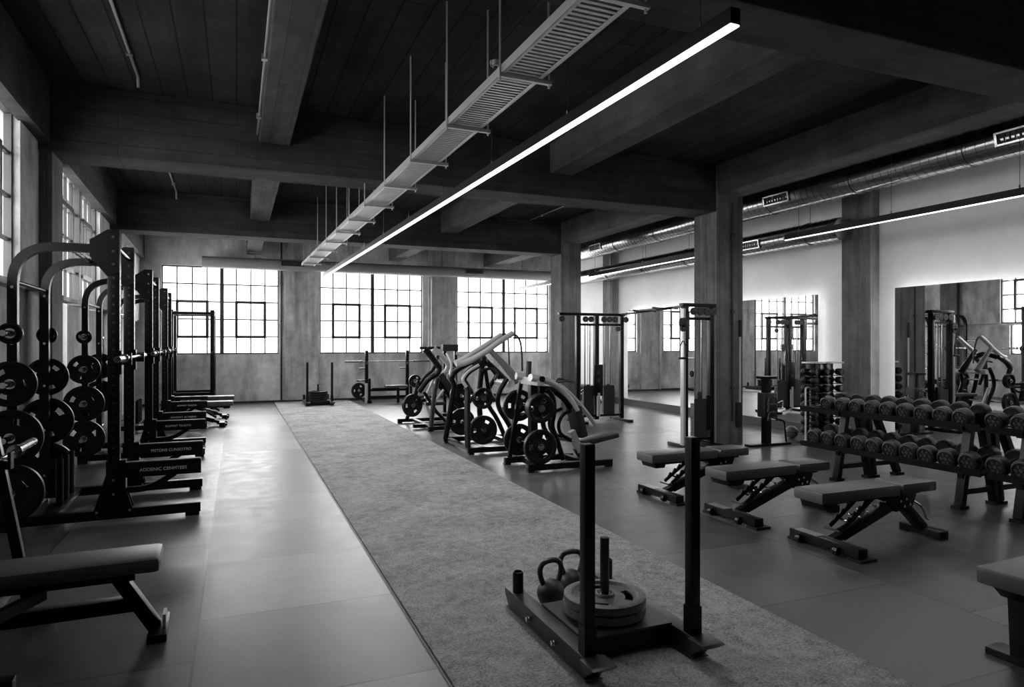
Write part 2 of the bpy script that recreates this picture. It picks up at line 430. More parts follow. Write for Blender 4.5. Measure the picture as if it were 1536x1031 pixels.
led((7.3, 1.2, 2.98), (7.3, 7.45, 2.98), 'white linear ceiling light above the dumbbell rack, nearest on the right', None, .017)
led((7.3, 9.0, 2.98), (7.3, 13.25, 2.98), 'white linear ceiling light between the two square concrete columns', None, .017)
led((7.3, 13.9, 2.99), (7.3, 17.25, 2.99), 'white linear ceiling light farthest back, in front of the rightmost far window', None, .017)

t = thing('cable_tray', 'galvanised ladder cable tray hanging on rods beside the long ceiling light', 'cable tray', (1.71, 2.4, 3.2), .0205)
LT = 12.9
for x in (-.135, .135):
    mb = MB(); mb.rng(x - .004, x + .004, 0, LT, .0, .055); mb.rng(min(x, x * .82), max(x, x * .82), 0, LT, 0, .006); mb.rng(min(x, x * .9), max(x, x * .9), 0, LT, .05, .055)
    mb.obj('side_rail', TRAYM, t, smooth=False)
mb = MB()
for k in range(int(LT / .045)): mb.rng(-.13, .13, .01 + k * .045, .032 + k * .045, .005, .016)
mb.obj('rungs', TRAYM, t, smooth=False)
mb = MB()
for k, x in enumerate((-.085, -.055, -.02, .03, .06, .09)): mb.cyl((x, 0, .03), (x + .02 * (-1) ** k, LT, .03), .011, 8)
mb.obj('cables', RUB2, t)
for k in range(12):
    y = .45 + 1.08 * k
    if y > LT: break
    b = MB().rng(-.16, .21, y - .014, y + .014, -.028, -.001, .002).obj('bracket', TRAYM, t, smooth=False)
    for x in (-.15, .19):
        if not any(a - .02 < 2.4 + y < c + .02 for a, c in ((3.05, 3.48), (8.03, 8.58), (13.15, 13.66))): top = TOP - 3.2
        else: top = .25
        MB().cyl((x, y, -.05), (x, y, top), .007, 6).obj('threaded_rod', GREYM, b)

def duct(name, label, x, z, r, y0, y1, vents, cap=True, hang=True, m=None):
    t = thing(name, label, 'air duct', (x, y0, z))
    L_ = y1 - y0; pr = [(0, 0), (r * .92, 0), (r, .02)] if cap else [(r * .97, 0), (r, .005)]
    n = int(L_ / .11)
    for k in range(1, n):
        y = L_ * k / n; pr += [(r, y - .004), (r + .005, y - .0035), (r + .005, y + .0035), (r, y + .004)]
    pr += [(r, L_ - .01), (0, L_)]
    MB().lathe(pr, axis='y', seg=36).obj('duct_pipe', m or GALV, t)
    for y in vents:
        a = PI * .84
        rot = M.Rotation(-.2, 4, 'Y')
        c = V((-r * .97, y - y0, -r * .14))
        g = MB(); w, h = .5, .13
        for s1 in (-1, 1):
            g.box((c.x, c.y + s1 * w / 2, c.z), (.05, .025, h + .02), rot); g.box(V(c) + rot.to_3x3() @ V((0, 0, s1 * h / 2)), (.05, w, .02), rot)
        gr = g.obj('grille', GALV, t, smooth=False)
        g = MB(); g.box((c.x + .012, c.y, c.z), (.03, w, h), rot)
        for k in range(9): g.box((c.x - .004, c.y - w / 2 + w * (k + .5) / 9, c.z), (.02, .012, h), rot)
        g.obj('grille_louvres', DARK, gr, smooth=False)
    if hang:
        k = 0
        for y in [y0 + .6 + 1.55 * i for i in range(int(L_ / 1.55))]:
            MB().lathe([(r + .002, -.015), (r + .014, -.015), (r + .014, .015), (r + .002, .015)], (0, y - y0, 0), 'y', 30, True).obj('hanger_strap', GALV, t)
            MB().cyl((0, y - y0, r), (0, y - y0, TOP - z), .005, 6).obj('hanger_rod', STEEL, t)
    return t
duct('air_duct', 'large round spiral air duct high along the right aisle, closest to the camera', 7.9, 3.76, .2, 1.5, 15.2, (4.55, 8.05, 13.7))
duct('air_duct', 'lower round spiral air duct behind the right columns, ending in a rounded cap', 8.45, 3.24, .17, 7.5, 16.0, (9.3,))
t = duct('air_duct', 'round air duct crossing above the far windows', 0, 0, .14, 0, 9.4, (), hang=False, m=DULL)
t.location = (8.62, 17.82, 3.47); t.rotation_euler = (0, 0, PI / 2)
for x in (1.3, 6.1):
    g = MB(); yy = 8.62 - x
    g.rng(-.155, -.12, yy - .27, yy + .27, -.03, .09); gr = g.obj('grille', GALV, t, smooth=False)
    MB().rng(-.162, -.15, yy - .23, yy + .23, -.015, .075).obj('grille_louvres', DARK, gr, smooth=False)
for yy in (1., 3.4, 5.8, 8.2): MB().cyl((0, yy, .12), (0, yy, TOP - 3.47), .005, 6).obj('hanger_rod', STEEL, t)

def conduit(pts, r, label, m=TRAYM):
    t = thing('conduit', label, 'conduit', pts[0]); o = V(pts[0])
    MB().tube([V(p) - o for p in pts], r, 8).obj('pipe', m, t)
    d = (V(pts[-1]) - o)
    for k in (.15, .5, .85): MB().box(V(pts[1] if len(pts) > 2 else pts[-1]) * k - o * k, (.05, .05, .045)).obj('pipe_clip', m, t, smooth=False)
conduit([(-.88, 3.6, TOP - .02), (-.9, 7.52, TOP - .02), (-.9, 7.55, TOP - .12)], .014, 'thin conduit on the ceiling boards nearest the upper left corner')
conduit([(-.93, 8.7, TOP - .02), (-.97, 13.0, TOP - .02), (-.97, 13.03, TOP - .14)], .014, 'thin conduit on the ceiling boards beyond the first cross beam')
conduit([(.21, 3.6, 3.8), (.21, 7.9, 3.8)], .011, 'thin pale rod along the left edge of the ceiling beam above the tile walkway')  # thin pale rod running along the beam's left edge
conduit([(5.8, 9.2, TOP - .02), (5.78, 13.1, TOP - .02)], .014, 'thin conduit on the ceiling between the cable tray and the columns')
conduit([(5.0, BK - .12, 0.03), (5.0, BK - .12, 3.9)], .016, 'vertical pipe on the pier between the middle and right far windows')
conduit([(1.06, BK - .02, .05), (1.06, BK - .02, 4.1)], .022, 'dark vertical pipe beside the pier right of the left far window', DARK)
conduit([(6.82, 8.0, .35), (6.82, 8.0, 3.6)], .014, 'dark vertical conduit up the front of the nearest column', DARK)
t = thing('smoke_detector', 'small white smoke detector on the ceiling beside the cable tray', 'smoke detector', (2.25, 5.9, TOP))
MB().lathe([(0, 0), (.055, 0), (.055, -.02), (.045, -.045), (0, -.05)], seg=20).obj('housing', GREYM, t)
MB().lathe([(0, -.05), (.02, -.05), (.018, -.062), (0, -.063)], seg=14).obj('sensor_cap', DARK, t)
t = thing('wall_control', 'dark switch box with a pale vertical strip on the nearest column', 'switch box', (6.95, 8.03, 0))
MB().rng(-.06, .02, -.05, 0, .25, .62, .004).obj('lower_box', DARK, t)
MB().rng(.005, .035, -.025, 0, .62, 1.6).obj('pale_strip', CARDB, t, smooth=False)
MB().rng(-.0, .04, -.05, 0, 1.6, 1.85, .004).obj('upper_box', DARK, t)

# ------------------------------------------------------------------ weight plates
def plate_mesh(name, R, th, m, hub=.026, holes=3, hw=.043):
    """grip plate: raised rim, recessed web with grip slots, hub; axis along y, centred"""
    seg = 48; prof = [(hub, .5), (hub * 1.9, .5), (hub * 2.1, .2), (R * .5, .1), (R * .7, .1), (R * .78, .16), (R * .82, .49), (R * .95, .5), (R, .4)]
    rs = prof + [(r, -h) for r, h in reversed(prof)]
    bm = bmesh.new(); rings = []
    for r, h in rs: rings.append([bm.verts.new((r * math.cos(2 * PI * k / seg), h * th, r * math.sin(2 * PI * k / seg))) for k in range(seg)])
    n = len(rs); i0 = 3; j0 = n - 2 - i0           # web ring front and back
    def hole(k):
        if not holes: return False
        a = (k + .5) % (seg / holes); return abs(a - seg / holes / 2) < seg * hw
    for i in range(n):
        A, B = rings[i], rings[(i + 1) % n]
        for k in range(seg):
            j = (k + 1) % seg
            if i in (i0, j0) and hole(k): continue
            bm.faces.new((A[k], A[j], B[j], B[k]))
    a, b, c, d = rings[i0], rings[i0 + 1], rings[j0], rings[j0 + 1]   # front in/out, back out/in
    for k in range(seg):
        if not hole(k): continue
        j = (k + 1) % seg
        bm.faces.new((a[k], a[j], d[j], d[k])); bm.faces.new((b[j], b[k], c[k], c[j]))
        if not hole(k - 1): bm.faces.new((b[k], a[k], d[k], c[k]))
        if not hole(j): bm.faces.new((a[j], b[j], c[j], d[j]))
    bmesh.ops.recalc_face_normals(bm, faces=list(bm.faces))
    me = bpy.data.meshes.new(name); bm.to_mesh(me); bm.free(); me.materials.append(m)
    for p in me.polygons: p.use_smooth = True
    me.set_sharp_from_angle(angle=math.radians(30))
    return me
def ring_mesh(name, R, th, m):
    mb = MB(); mb.lathe([(R, -th / 2), (R * 1.5, -th / 2), (R * 1.5, th / 2), (R, th / 2)], axis='y', seg=24, closed=True)
    o = mb.obj(name, m); me = o.data; bpy.data.objects.remove(o); return me
PM = {}
def plate(loc, R, th, label, group=None, rot=(0, 0, 0), m=None, holes=3):
    key = (R, th, (m or RUB).name, holes)
    if key not in PM: PM[key] = (plate_mesh('weight_plate', R, th, m or RUB, holes=holes, hw=.08 if m is IRON else .043), ring_mesh('hub_ring', .0265, th * 1.06, STEEL))
    o = bpy.data.objects.new('weight_plate', PM[key][0]); C.objects.link(o); o.location = loc; o.rotation_euler = rot
    tag(o, label, 'weight plate', group)
    h = bpy.data.objects.new('hub_ring', PM[key][1]); C.objects.link(h); h.parent = o
    return o

# ------------------------------------------------------------------ barbell
def barbell(loc, rz, label, half=1.1):
    t = thing('barbell', label, 'barbell', loc, rz)
    MB().cyl((0, -half + .42, 0), (0, half - .42, 0), .014, 14).obj('shaft', STEEL, t)
    for s in (-1, 1):
        mb = MB(); mb.cyl((0, s * (half - .42), 0), (0, s * half, 0), .025, 18); mb.cyl((0, s * (half - .43), 0), (0, s * (half - .4), 0), .037, 18)
        sl = mb.obj('sleeve', STEEL, t)
        MB().cyl((0, s * (half + .001), 0), (0, s * (half - .004), 0), .017, 14).obj('end_cap', DARK, sl)
    return t

# ------------------------------------------------------------------ half racks on the left
HORN = [(1.58, .085, .04), (1.18, .18, .045), (.755, .222, .05), (.32, .228, .055)]
HW = .56
def text_obj(s, size, loc, rot, parent, m=INK):
    c = bpy.data.curves.new('lettering', 'FONT'); c.body = s; c.size = size; c.extrude = .0008; c.align_x = 'LEFT'
    o = bpy.data.objects.new('lettering', c); C.objects.link(o); o.parent = parent; o.location = loc; o.rotation_euler = rot; c.materials.append(m)
    me = bpy.data.meshes.new_from_object(o.evaluated_get(bpy.context.evaluated_depsgraph_get())); me.name = 'lettering'
    q = bpy.data.objects.new('lettering', me); C.objects.link(q); q.parent = parent; q.location = loc; q.rotation_euler = rot
    bpy.data.objects.remove(o); bpy.data.curves.remove(c); q.name = 'lettering'; return q
def rack(yc, label, words):
    x0 = -.765 - SK * yc
    t = thing('half_rack', label, 'squat rack', (x0, yc, 0), LROT, 'half racks along the window wall')
    for s in (-1, 1):
        y = s * HW
        mb = MB(); mb.rng(-.045, .045, y - .04, y + .04, .1, 2.44, .004)
        u = mb.obj('front_upright', BLACK, t)
        mb = MB()
        for k in range(24):
            z = .55 + .075 * k
            for q in (-1, 1): mb.cyl((-.0, y + q * .0402, z), (0, y + q * .0412, z), .011, 8)
            mb.cyl((.0452, y, z), (.0462, y, z), .011, 8)
        mb.obj('pin_holes', DARK, u)
        mb = MB()
        for q in (-1, 1):
            ya, yb = sorted((y + q * .04, y + q * .047))
            mb.prism([(-.045, 2.45), (.04, 2.45), (.045, 2.1), (-.045, 2.06), (-.17, 2.22), (-.17, 2.36)], 'y', ya, yb)
        mb.mi = 1
        for q in (-1, 1):
            for z in (2.16, 2.27, 2.39): mb.cyl((.0, y + q * .047, z), (0, y + q * .056, z), .014, 6)
        mb.obj('top_gusset', [BLACK, STEEL], t, smooth=False)
        mb = MB()
        for q in (-1, 1):
            ya, yb = sorted((y + q * .04, y + q * .048))
            mb.prism([(-.05, .42), (.05, .42), (.16, .05), (-.16, .05)], 'y', ya, yb)
        mb.mi = 1
        for q in (-1, 1):
            for x, z in ((0, .36), (0, .24), (-.12, .1), (.12, .1)): mb.cyl((x, y + q * .047, z), (x, y + q * .056, z), .012, 6)
        mb.obj('base_gusset', [BLACK, STEEL], t, smooth=False)
        f = MB().rng(-.78, .66, y - .04, y + .04, .03, .11, .004).obj('base_foot', BLACK, t)
        for x in (.6, -.72): MB().rng(x - .06, x + .05, y - .035, y + .035, 0, .03).obj('rubber_pad', RUB, f, smooth=False)
        MB().tube(fil([(-.05, y, 2.29), (-.7, y, 2.29), (-.7, y, .1)], .32, 9), .034, sq=True).obj('rear_upright', BLACK, t)
        mb = MB()
        for z in (1.95, 1.5, 1.1, .68, .25): mb.cyl((-.7, y - .034, z), (-.7, y - .042, z), .012, 8); mb.cyl((-.7, y + .034, z), (-.7, y + .042, z), .012, 8)
        mb.obj('bolts', STEEL, t)
        for z, R, th in HORN:
            h = MB().cyl((-.7, y + s * .034, z), (-.7, y + s * .3, z), .0235, 16).obj('plate_horn', STEEL, t)
            MB().cyl((-.7, y + s * .03, z), (-.7, y + s * .045, z), .04, 16).obj('horn_collar', BLACK, h)
        a = MB().rng(.045, .665, y - .026, y + .026, .365, .49, .004).obj('spotter_arm', BLACK, t)
        MB().tube(fil([(.03, y, .26), (.27, y, .26), (.46, y, .38)], .16, 7), .024, sq=True).obj('arm_brace', BLACK, a)
        MB().rng(-.055, .09, y - .05, y + .05, .2, .52, .005).obj('arm_bracket', BLACK, a)
        MB().rng(.05, .66, y - .027, y + .027, .49, .498).obj('arm_liner', RUB2, a, smooth=False)
        text_obj(words[0 if s < 0 else 1], .038, (.19, y - .0265, .412), (PI / 2, 0, 0), a)
        mb = MB(); mb.rng(.045, .06, y - .05, y + .05, 1.24, 1.44); mb.rng(.06, .13, y - .03, y + .03, 1.32, 1.362); mb.rng(.118, .13, y - .03, y + .03, 1.33, 1.42)
        mb.obj('bar_hook', BLACK, t, smooth=False)
    for nm, x, z, r in (('pull_up_bar', .0, 2.33, .02), ('pull_up_bar', -.33, 2.29, .017)):
        MB().cyl((x, -HW, z), (x, HW, z), r, 12).obj(nm, BLACK2, t)
    MB().rng(-.735, -.665, -HW, HW, .035, .105, .003).obj('rear_crossmember', BLACK, t)
    MB().cyl((-.7, -HW, 2.0), (-.7, HW, 2.0), .018, 12).obj('rear_tie_bar', BLACK, t)
    for y in (-.2, .05, .3):
        MB().lathe([(.02, .11), (.03, .11), (.03, .5), (.024, .5), (.024, .115)], (-.45, y, 0), seg=14).obj('bar_holder', BLACK, t)
    MB().rng(-.5, -.4, -HW, HW, .07, .11).obj('holder_rail', BLACK, t, smooth=False)
    return x0
RACKS = [(7.06, 'nearest black half rack along the window wall', ('ADDENIC CENMTEES', 'PISTONS CUNSOTRO')),
         (10.36, 'middle black half rack along the window wall, behind the nearest one', ('KOMMIT TRAETO', 'AMMONT ACMERIN')),
         (13.5, 'farthest black half rack along the window wall', ('KOMMIT TRAETO', 'AMMONT ACMERIN'))]
WHICH = ['nearest', 'middle', 'farthest']; POS = ['top', 'second', 'third', 'bottom']
SZ = ['smallest', 'medium', 'large', 'largest']
for k, (yc, label, words) in enumerate(RACKS):
    x0 = rack(yc, label, words)
    for s in (-1, 1):
        for j, (z, R, th) in enumerate(HORN):
            if k == 2: continue                                   # the far rack's storage is hidden behind the others
            if k == 1 and s == 1 and j not in (1, 2): continue
            n = -.7; y = s * (HW + .08)
            px, py = x0 + n * math.cos(LROT) - y * math.sin(LROT), yc + y * math.cos(LROT) + n * math.sin(LROT)
            plate((px, py, z), R, th, '%s black plate on %s horn, %s rear post of the %s half rack' % (SZ[j], POS[j], 'near' if s < 0 else 'far', WHICH[k]),
                  'plates stored on the half racks', (0, random.uniform(0, 6.28), LROT))
    barbell((x0 + .085, yc, 1.376), LROT, 'bare chrome barbell lying in the hooks of the %s half rack' % WHICH[k], 1.1)

# far squat stand by the back wall
t = thing('squat_stand', 'plain black upright frame near the far wall, beyond the half racks', 'squat rack', (-.93, 17.15, 0))
for x in (-.42, .42):
    for y in (-.42, .42): MB().rng(x - .045, x + .045, y - .045, y + .045, 0, 2.26, .005).obj('upright', BLACK, t)
for z in (.36, 2.18):
    for y in (-.42, .42): MB().rng(-.42, .42, y - .035, y + .035, z - .035, z + .035).obj('crossbar', BLACK, t, smooth=False)
    for x in (-.42, .42): MB().rng(x - .035, x + .035, -.42, .42, z - .035, z + .035).obj('side_bar', BLACK, t, smooth=False)
for x in (-.42, .42): MB().rng(x - .02, x + .02, -.56, -.45, 1.28, 1.33).obj('bar_hook', STEEL, t, smooth=False)

# ------------------------------------------------------------------ benches
def pad(x0, x1, y0, y1, z0, z1, name, t, m=None, bev=.022):
    return MB().rng(x0, x1, y0, y1, z0, z1, bev).obj(name, m or VINYL, t)
def adj_bench(loc, rz, label):
    t = thing('adjustable_bench', label, 'weight bench', loc, rz, 'adjustable benches')
    b = pad(-.18, .6, -.135, .135, .365, .45, 'back_pad', t)
    MB().prism([(-.14, .365), (.0, .365), (-.02, .315), (-.12, .315)], 'y', -.11, .11, .006).obj('pad_mount', BLACK, b)
    MB().rng(-.1, .62, -.03, .03, .33, .366).obj('pad_rail', BLACK, b, smooth=False)
    s = pad(.635, 1.0, -.13, .13, .37, .45, 'seat_pad', t)
    MB().rng(.66, .95, -.03, .03, .34, .372).obj('pad_rail', BLACK, s, smooth=False)
    mb = MB(); mb.bar((.14, 0, .09), (.74, 0, .3), .07, .075, .006); mb.obj('main_beam', BLACK, t)
    for y in (-.055, .055):
        mb = MB(); mb.bar((.1, y, .15), (.42, y, .36), .014, .03, .002)
        for k in range(5):
            p = V((.14 + .055 * k, y, .185 + .036 * k)); mb.bar(p, p + V((.03, 0, .045)), .012, .014)
        mb.obj('ladder_rail', BLACK, t, smooth=False)
    mb = MB()
    for k in range(5):
        p = V((.2 + .085 * k, 0, .19 + .03 * k)); mb.cyl(p + V((0, -.05, 0)), p + V((0, .05, 0)), .009, 8)
    mb.obj('ladder_pegs', STEEL, t)
    mb = MB(); mb.prism([(.55, .34), (.8, .37), (.88, .34), (.84, .25), (.66, .22)], 'y', -.05, .05, .004); mb.obj('pivot_housing', BLACK, t)
    mb = MB()
    for x, z in ((.7, .3), (.76, .31), (.8, .27), (.74, .26)): mb.cyl((x, -.058, z), (x, .058, z), .011, 8)
    mb.obj('pivot_bolts', STEEL, t)
    MB().bar((.76, 0, .28), (1.0, 0, .06), .075, .07, .006).obj('rear_leg', BLACK, t)
    f = MB().rng(.97, 1.07, -.17, .17, .012, .065, .006).obj('rear_foot', BLACK, t)
    for y in (-.14, .14): MB().rng(.975, 1.065, y - .03, y + .03, 0, .013).obj('rubber_pad', RUB, f, smooth=False)
    f = MB().rng(-.04, .05, -.31, .31, .02, .085, .006).obj('front_foot', BLACK, t)
    MB().rng(-.035, .045, .05, .27, .085, .0875).obj('scuffed_plate', TRAYM, f, smooth=False)
    MB().rng(-.05, .1, -.34, -.22, 0, .02, .003).obj('rubber_pad', RUB, f)
    MB().rng(-.05, .1, .22, .32, 0, .02, .003).obj('rubber_pad', RUB, f)
    for y in (-.14, .2): MB().lathe([(0, -.02), (.03, -.02), (.034, 0), (.03, .02), (0, .02)], (-.052, y, .036), 'y', 16).obj('wheel', BLACK2, f)
    MB().bar((.05, 0, .06), (.2, 0, .11), .06, .05).obj('front_link', BLACK, t, smooth=False)
    MB().tube(fil([(.84, -.03, .3), (.95, -.04, .24), (1.0, -.04, .14), (1.03, -.04, .13)], .04, 4), .009, 8).obj('lever', STEEL, t)
    MB().tube(fil([(.06, -.07, .14), (.06, .07, .14)], .02, 2), .008, 8).obj('carry_handle', DARK, t)
    return t
b3 = adj_bench((3.97, 3.66, 0), .0, 'adjustable bench closest to the camera of the three in a row on the right')
dup(b3, (3.89, 4.57, 0), .02, 'middle one of the three adjustable benches in a row on the right')
dup(b3, (3.79, 5.48, 0), .02, 'adjustable bench farthest back of the three in a row, in front of the cable tower')
dup(b3, (-.24, 13.4, 0), PI, 'adjustable bench standing inside the farthest half rack')
dup(b3, (-.22, 14.75, 0), PI, 'adjustable bench just beyond the farthest half rack')
dup(b3, (8.2, 15.7, 0), -PI / 2 + .2, 'adjustable bench far back against the right wall beyond the long mirror', 'adjustable benches')

t = thing('flat_bench', 'flat bench cut off by the right edge, closest to the camera', 'weight bench', (3.24, 1.97, 0), .04)
pad(0, 1.15, -.14, .14, .37, .45, 'seat_pad', t, bev=.015)
MB().prism([(.04, .37), (1.1, .37), (1.06, .3), (.12, .3)], 'y', -.1, .1, .008).obj('pad_frame', BLACK, t)
for x in (.16, .95): 
    l = MB().bar((x, 0, .31), (x + .02, 0, .03), .13, .1, .006, up=(1, 0, 0)).obj('leg', BLACK, t)
    MB().rng(x - .04, x + .08, -.17, .17, 0, .035, .005).obj('foot', BLACK, l)

# Olympic bench press in the lower left corner
t = thing('bench_press', 'bench press with a long black pad in the lower left corner', 'weight bench', (-.36, 3.94, 0), .03)
pad(-1.25, 0, -.155, .155, .35, .425, 'bench_pad', t, bev=.028)
MB().rng(-1.3, -.12, -.035, .035, .29, .352, .004).obj('pad_rail', BLACK, t)
MB().rng(-1.35, -.12, -.035, .035, .13, .2, .004).obj('spine', BLACK, t)
l = MB().bar((-.21, 0, .33), (-.03, 0, .03), .075, .065, .005).obj('front_leg', BLACK, t)
MB().rng(-.06, .03, -.16, .16, 0, .04, .006).obj('foot', BLACK, l)
MB().rng(.005, .02, -.05, .05, .04, .1).obj('scuffed_edge', GREYM, l, smooth=False)
for s in (-1, 1):
    u = MB().bar((-.66, s * .43, .05), (-.82, s * .43, 1.0), .05, .05, .005, up=(1, 0, 0)).obj('bar_upright', BLACK, t)
    MB().rng(-.84, -.54, s * .43 - .035, s * .43 + .035, 0, .06, .005).obj('foot', BLACK, u)
    mb = MB(); mb.rng(-.815, -.74, s * .43 - .03, s * .43 + .03, .83, .876); mb.rng(-.755, -.74, s * .43 - .03, s * .43 + .03, .85, .92); mb.obj('bar_hook', BLACK, u, smooth=False)
    MB().bar((-.7, s * .42, .28), (-.5, s * .1, .3), .04, .05).obj('side_brace', BLACK, t, smooth=False)
MB().rng(-.72, -.66, -.43, .43, .26, .32).obj('crossbar', BLACK, t, smooth=False)
bb = barbell((-1.14, 3.9, .8905), .03, 'chrome barbell resting on the bench press in the lower left corner')

# far bench press station
t = thing('bench_press', 'bench press station with two black posts under the middle far window', 'weight bench', (3.6, 17.35, 0))
for x in (-.52, .54):
    u = MB().rng(x - .04, x + .04, -.04, .04, 0, 1.32, .005).obj('bar_upright', BLACK, t)
    MB().rng(x - .05, x + .05, -.45, .35, 0, .07, .005).obj('foot', BLACK, u)
    MB().rng(x - .03, x + .03, -.42, -.36, .05, .62).obj('safety_post', BLACK, u, smooth=False)
    MB().rng(x - .03, x + .03, -.1, -.04, .96, 1.02).obj('bar_hook', STEEL, u, smooth=False)
    MB().cyl((x, 0, .55), (x + (.28 if x > 0 else -.25), 0, .55), .024, 12).obj('plate_horn', STEEL, u)
    MB().cyl((x, 0, .86), (x - .2, 0, .86), .02, 10).obj('storage_peg', STEEL, u)
for z in (.3, .12): MB().rng(-.5, .52, -.03, .03, z - .03, z + .03).obj('crossbar', BLACK, t, smooth=False)
MB().rng(-.45, .2, -.4, -.34, .33, .38).obj('bench_rail', BLACK, t, smooth=False)
pad(-.14, .42, -.62, -.34, .38, .45, 'bench_pad', t)
MB().rng(.16, .22, -.5, -.44, 0, .38).obj('bench_leg', BLACK, t, smooth=False)
MB().rng(-.62, -.56, -.38, -.32, 0, .5).obj('pale_post', GREYM, t, smooth=False)
bb = barbell((3.62, 17.28, 1.035), PI / 2, 'bare chrome barbell on the bench press station under the middle far window')
plate((4.32, 17.35, .55), .1, .04, 'small black plate on the horn of the far bench press station', rot=(0, 0, PI / 2))
plate((2.88, 17.35, .3), .2, .05, 'black plate leaning beside the left post of the far bench press station', rot=(0, 0, .35))

# ------------------------------------------------------------------ push sled
def sled(loc, rz, label, ph=.94):
    t = thing('push_sled', label, 'weight sled', loc, rz, 'push sleds')
    for s in (-1, 1):
        x = s * .285
        r = MB().prism([(-.47, .045), (-.44, .012), (.44, .012), (.5, .075), (.5, .105), (-.45, .105), (-.505, .085)], 'x', x - .04, x + .04, .003).obj('skid', SLEDM, t)
        MB().prism([(-.5, .06), (-.56, .1), (-.545, .106), (-.44, .106), (-.44, .098)], 'x', x - .062, x + .062, .002).obj('skid_nose', SLEDM, r)
        MB().rng(x - .045, x + .045, -.46, .46, .009, .014).obj('skid_runner', RUB2, r, smooth=False)
        mb = MB()
        for y in (-.16, .14): mb.lathe([(0, -.012), (.013, -.012), (.01, 0), (0, 0)], (x + s * .052, y, .06), 'x', 8)
        for y in (-.16, .14): mb.cyl((x + s * .04, y, .06), (x + s * .052, y, .06), .013, 8)
        mb.obj('bolts', STEEL, r)
        sk = MB().lathe([(.032, 0), (.043, 0), (.043, .13), (.036, .13), (.036, .02)], (x, -.4, .105), seg=4).obj('socket', BLACK, t, smooth=False)
        sk.data.transform(M.Translation((x, -.4, 0)) @ M.Rotation(PI / 4, 4, 'Z') @ M.Translation((-x, .4, 0)))
        MB().rng(x - .026, x + .026, -.426, -.374, .11, ph + .1, .004).obj('push_post', BLACK, t)
        MB().lathe([(0, .105), (.03, .105), (.03, .215), (.022, .22), (.022, .19), (0, .19)], (x, .4, 0), seg=20).obj('rear_socket', BLACK, t)
    MB().rng(-.245, .245, -.29, .17, .105, .116).obj('deck', SLEDM, t, smooth=False)
    MB().rng(-.245, .245, -.29, -.24, .03, .105, .003).obj('crossbeam', BLACK, t)
    MB().rng(-.245, .245, .12, .17, .03, .105, .003).obj('crossbeam', BLACK, t)
    MB().cyl((-.0, -.06, .116), (-.0, -.06, .5), .0235, 18).obj('loading_post', BLACK2, t)
    MB().lathe([(.0236, 0), (.045, 0), (.045, .012), (.0236, .012)], (0, -.06, .116), seg=18, closed=True).obj('post_flange', BLACK, t)
    return t
SX, SY = 1.735, 3.05
s1 = sled((SX, SY, .012), 0, 'push sled on the turf in the foreground, carrying plates')
for k in range(2):
    plate((SX, SY - .06, .012 + .116 + .0125 + .022 + k * .047), .207, .045, '%s of the two grip plates lying on the foreground sled' % ('lower', 'upper')[k], 'plates on the foreground sled', (PI / 2, 0, .5 + .2 * k), IRON)
s2 = dup(s1, (1.83, 16.95, .012), 0, 'small push sled standing at the far end of the turf by the window pier', 'push sleds')
for k in range(4):
    plate((1.83, 16.89, .012 + .116 + .0125 + .025 + k * .052), .225, .05, 'one of the black plates stacked on the far sled', 'plates stacked on the far sled', (PI / 2, 0, 0), RUB, 0)

def kettlebell(loc, rz, label):
    t = thing('kettlebell', label, 'kettlebell', loc, rz, 'kettlebells behind the sled deck')
    R = .079; pr = [(0, 0), (.045, 0)]
    for k in range(2, 17):
        a = -PI / 2 + PI * k / 16.6; pr.append((R * math.cos(a), R * .98 + R * math.sin(a) - .008))
    pr.append((0, R * 1.96 - .008))
    MB().lathe(pr, seg=32).obj('body', KBI, t)
    pts = [(-.045, 0, .115), (-.066, 0, .165), (-.074, 0, .205), (-.058, 0, .24), (-.025, 0, .252), (.025, 0, .252), (.058, 0, .24), (.074, 0, .205), (.066, 0, .165), (.045, 0, .115)]
    MB().tube(fil(pts, .02, 3), .0155, 14, radii=None).obj('handle', KBI, t)
    return t
k1 = kettlebell((1.655, 3.46, .012), .12, 'left one of the two black kettlebells behind the foreground sled')
dup(k1, (1.84, 3.56, .012), -.05, 'right one of the two black kettlebells behind the foreground sled, partly hidden by the post')

# ------------------------------------------------------------------ dumbbells and their racks
def db_make(R, L_, name='dumbbell', whole=False):
    """round rubber dumbbell, handle along x, centred"""
    t = None if whole else bpy.data.objects.new(name, None)
    if t: C.objects.link(t)
    hl = L_ / 2
    def head(mb, s):
        a, b = s * (hl - .1), s * hl
        mb.lathe([(0, a), (R * .86, a), (R * .97, a + s * .012), (R, a + s * .03), (R, b - s * .028), (R * .95, b - s * .008), (R * .84, b - s * .002), (R * .74, b), (R * .7, b - s * .007), (0, b - s * .007)], axis='x', seg=24)
    def face(mb, s):
        b = s * hl
        mb.lathe([(0, b - s * .001), (R * .16, b - s * .001), (R * .2, b - s * .0065)], axis='x', seg=12)
        for k in range(6):      # raised mark around the hub
            a0 = 2 * PI * k / 6; p = V((b - s * .005, R * .44 * math.cos(a0), R * .44 * math.sin(a0)))
            mb.box(p, (.006, R * .3, R * .16), M.Rotation(a0 + .6, 4, 'X'))
    def hand(mb):
        mb.lathe([(.016, -hl + .095), (.016, -.05), (.018, 0), (.016, .05), (.016, hl - .095)], axis='x', seg=12)
    if whole:
        mb = MB(); head(mb, -1); head(mb, 1); mb.mi = 1; hand(mb)
        return mb.obj(name, [RUB, DARK])
    for s in (-1, 1):
        mb = MB(); head(mb, s); h = mb.obj('head', RUB, t)
        mb = MB(); face(mb, s); mb.obj('end_mark', MARK, h)
    mb = MB(); hand(mb); mb.obj('handle', STEEL, t)
    return t
TILT = math.radians(-9)
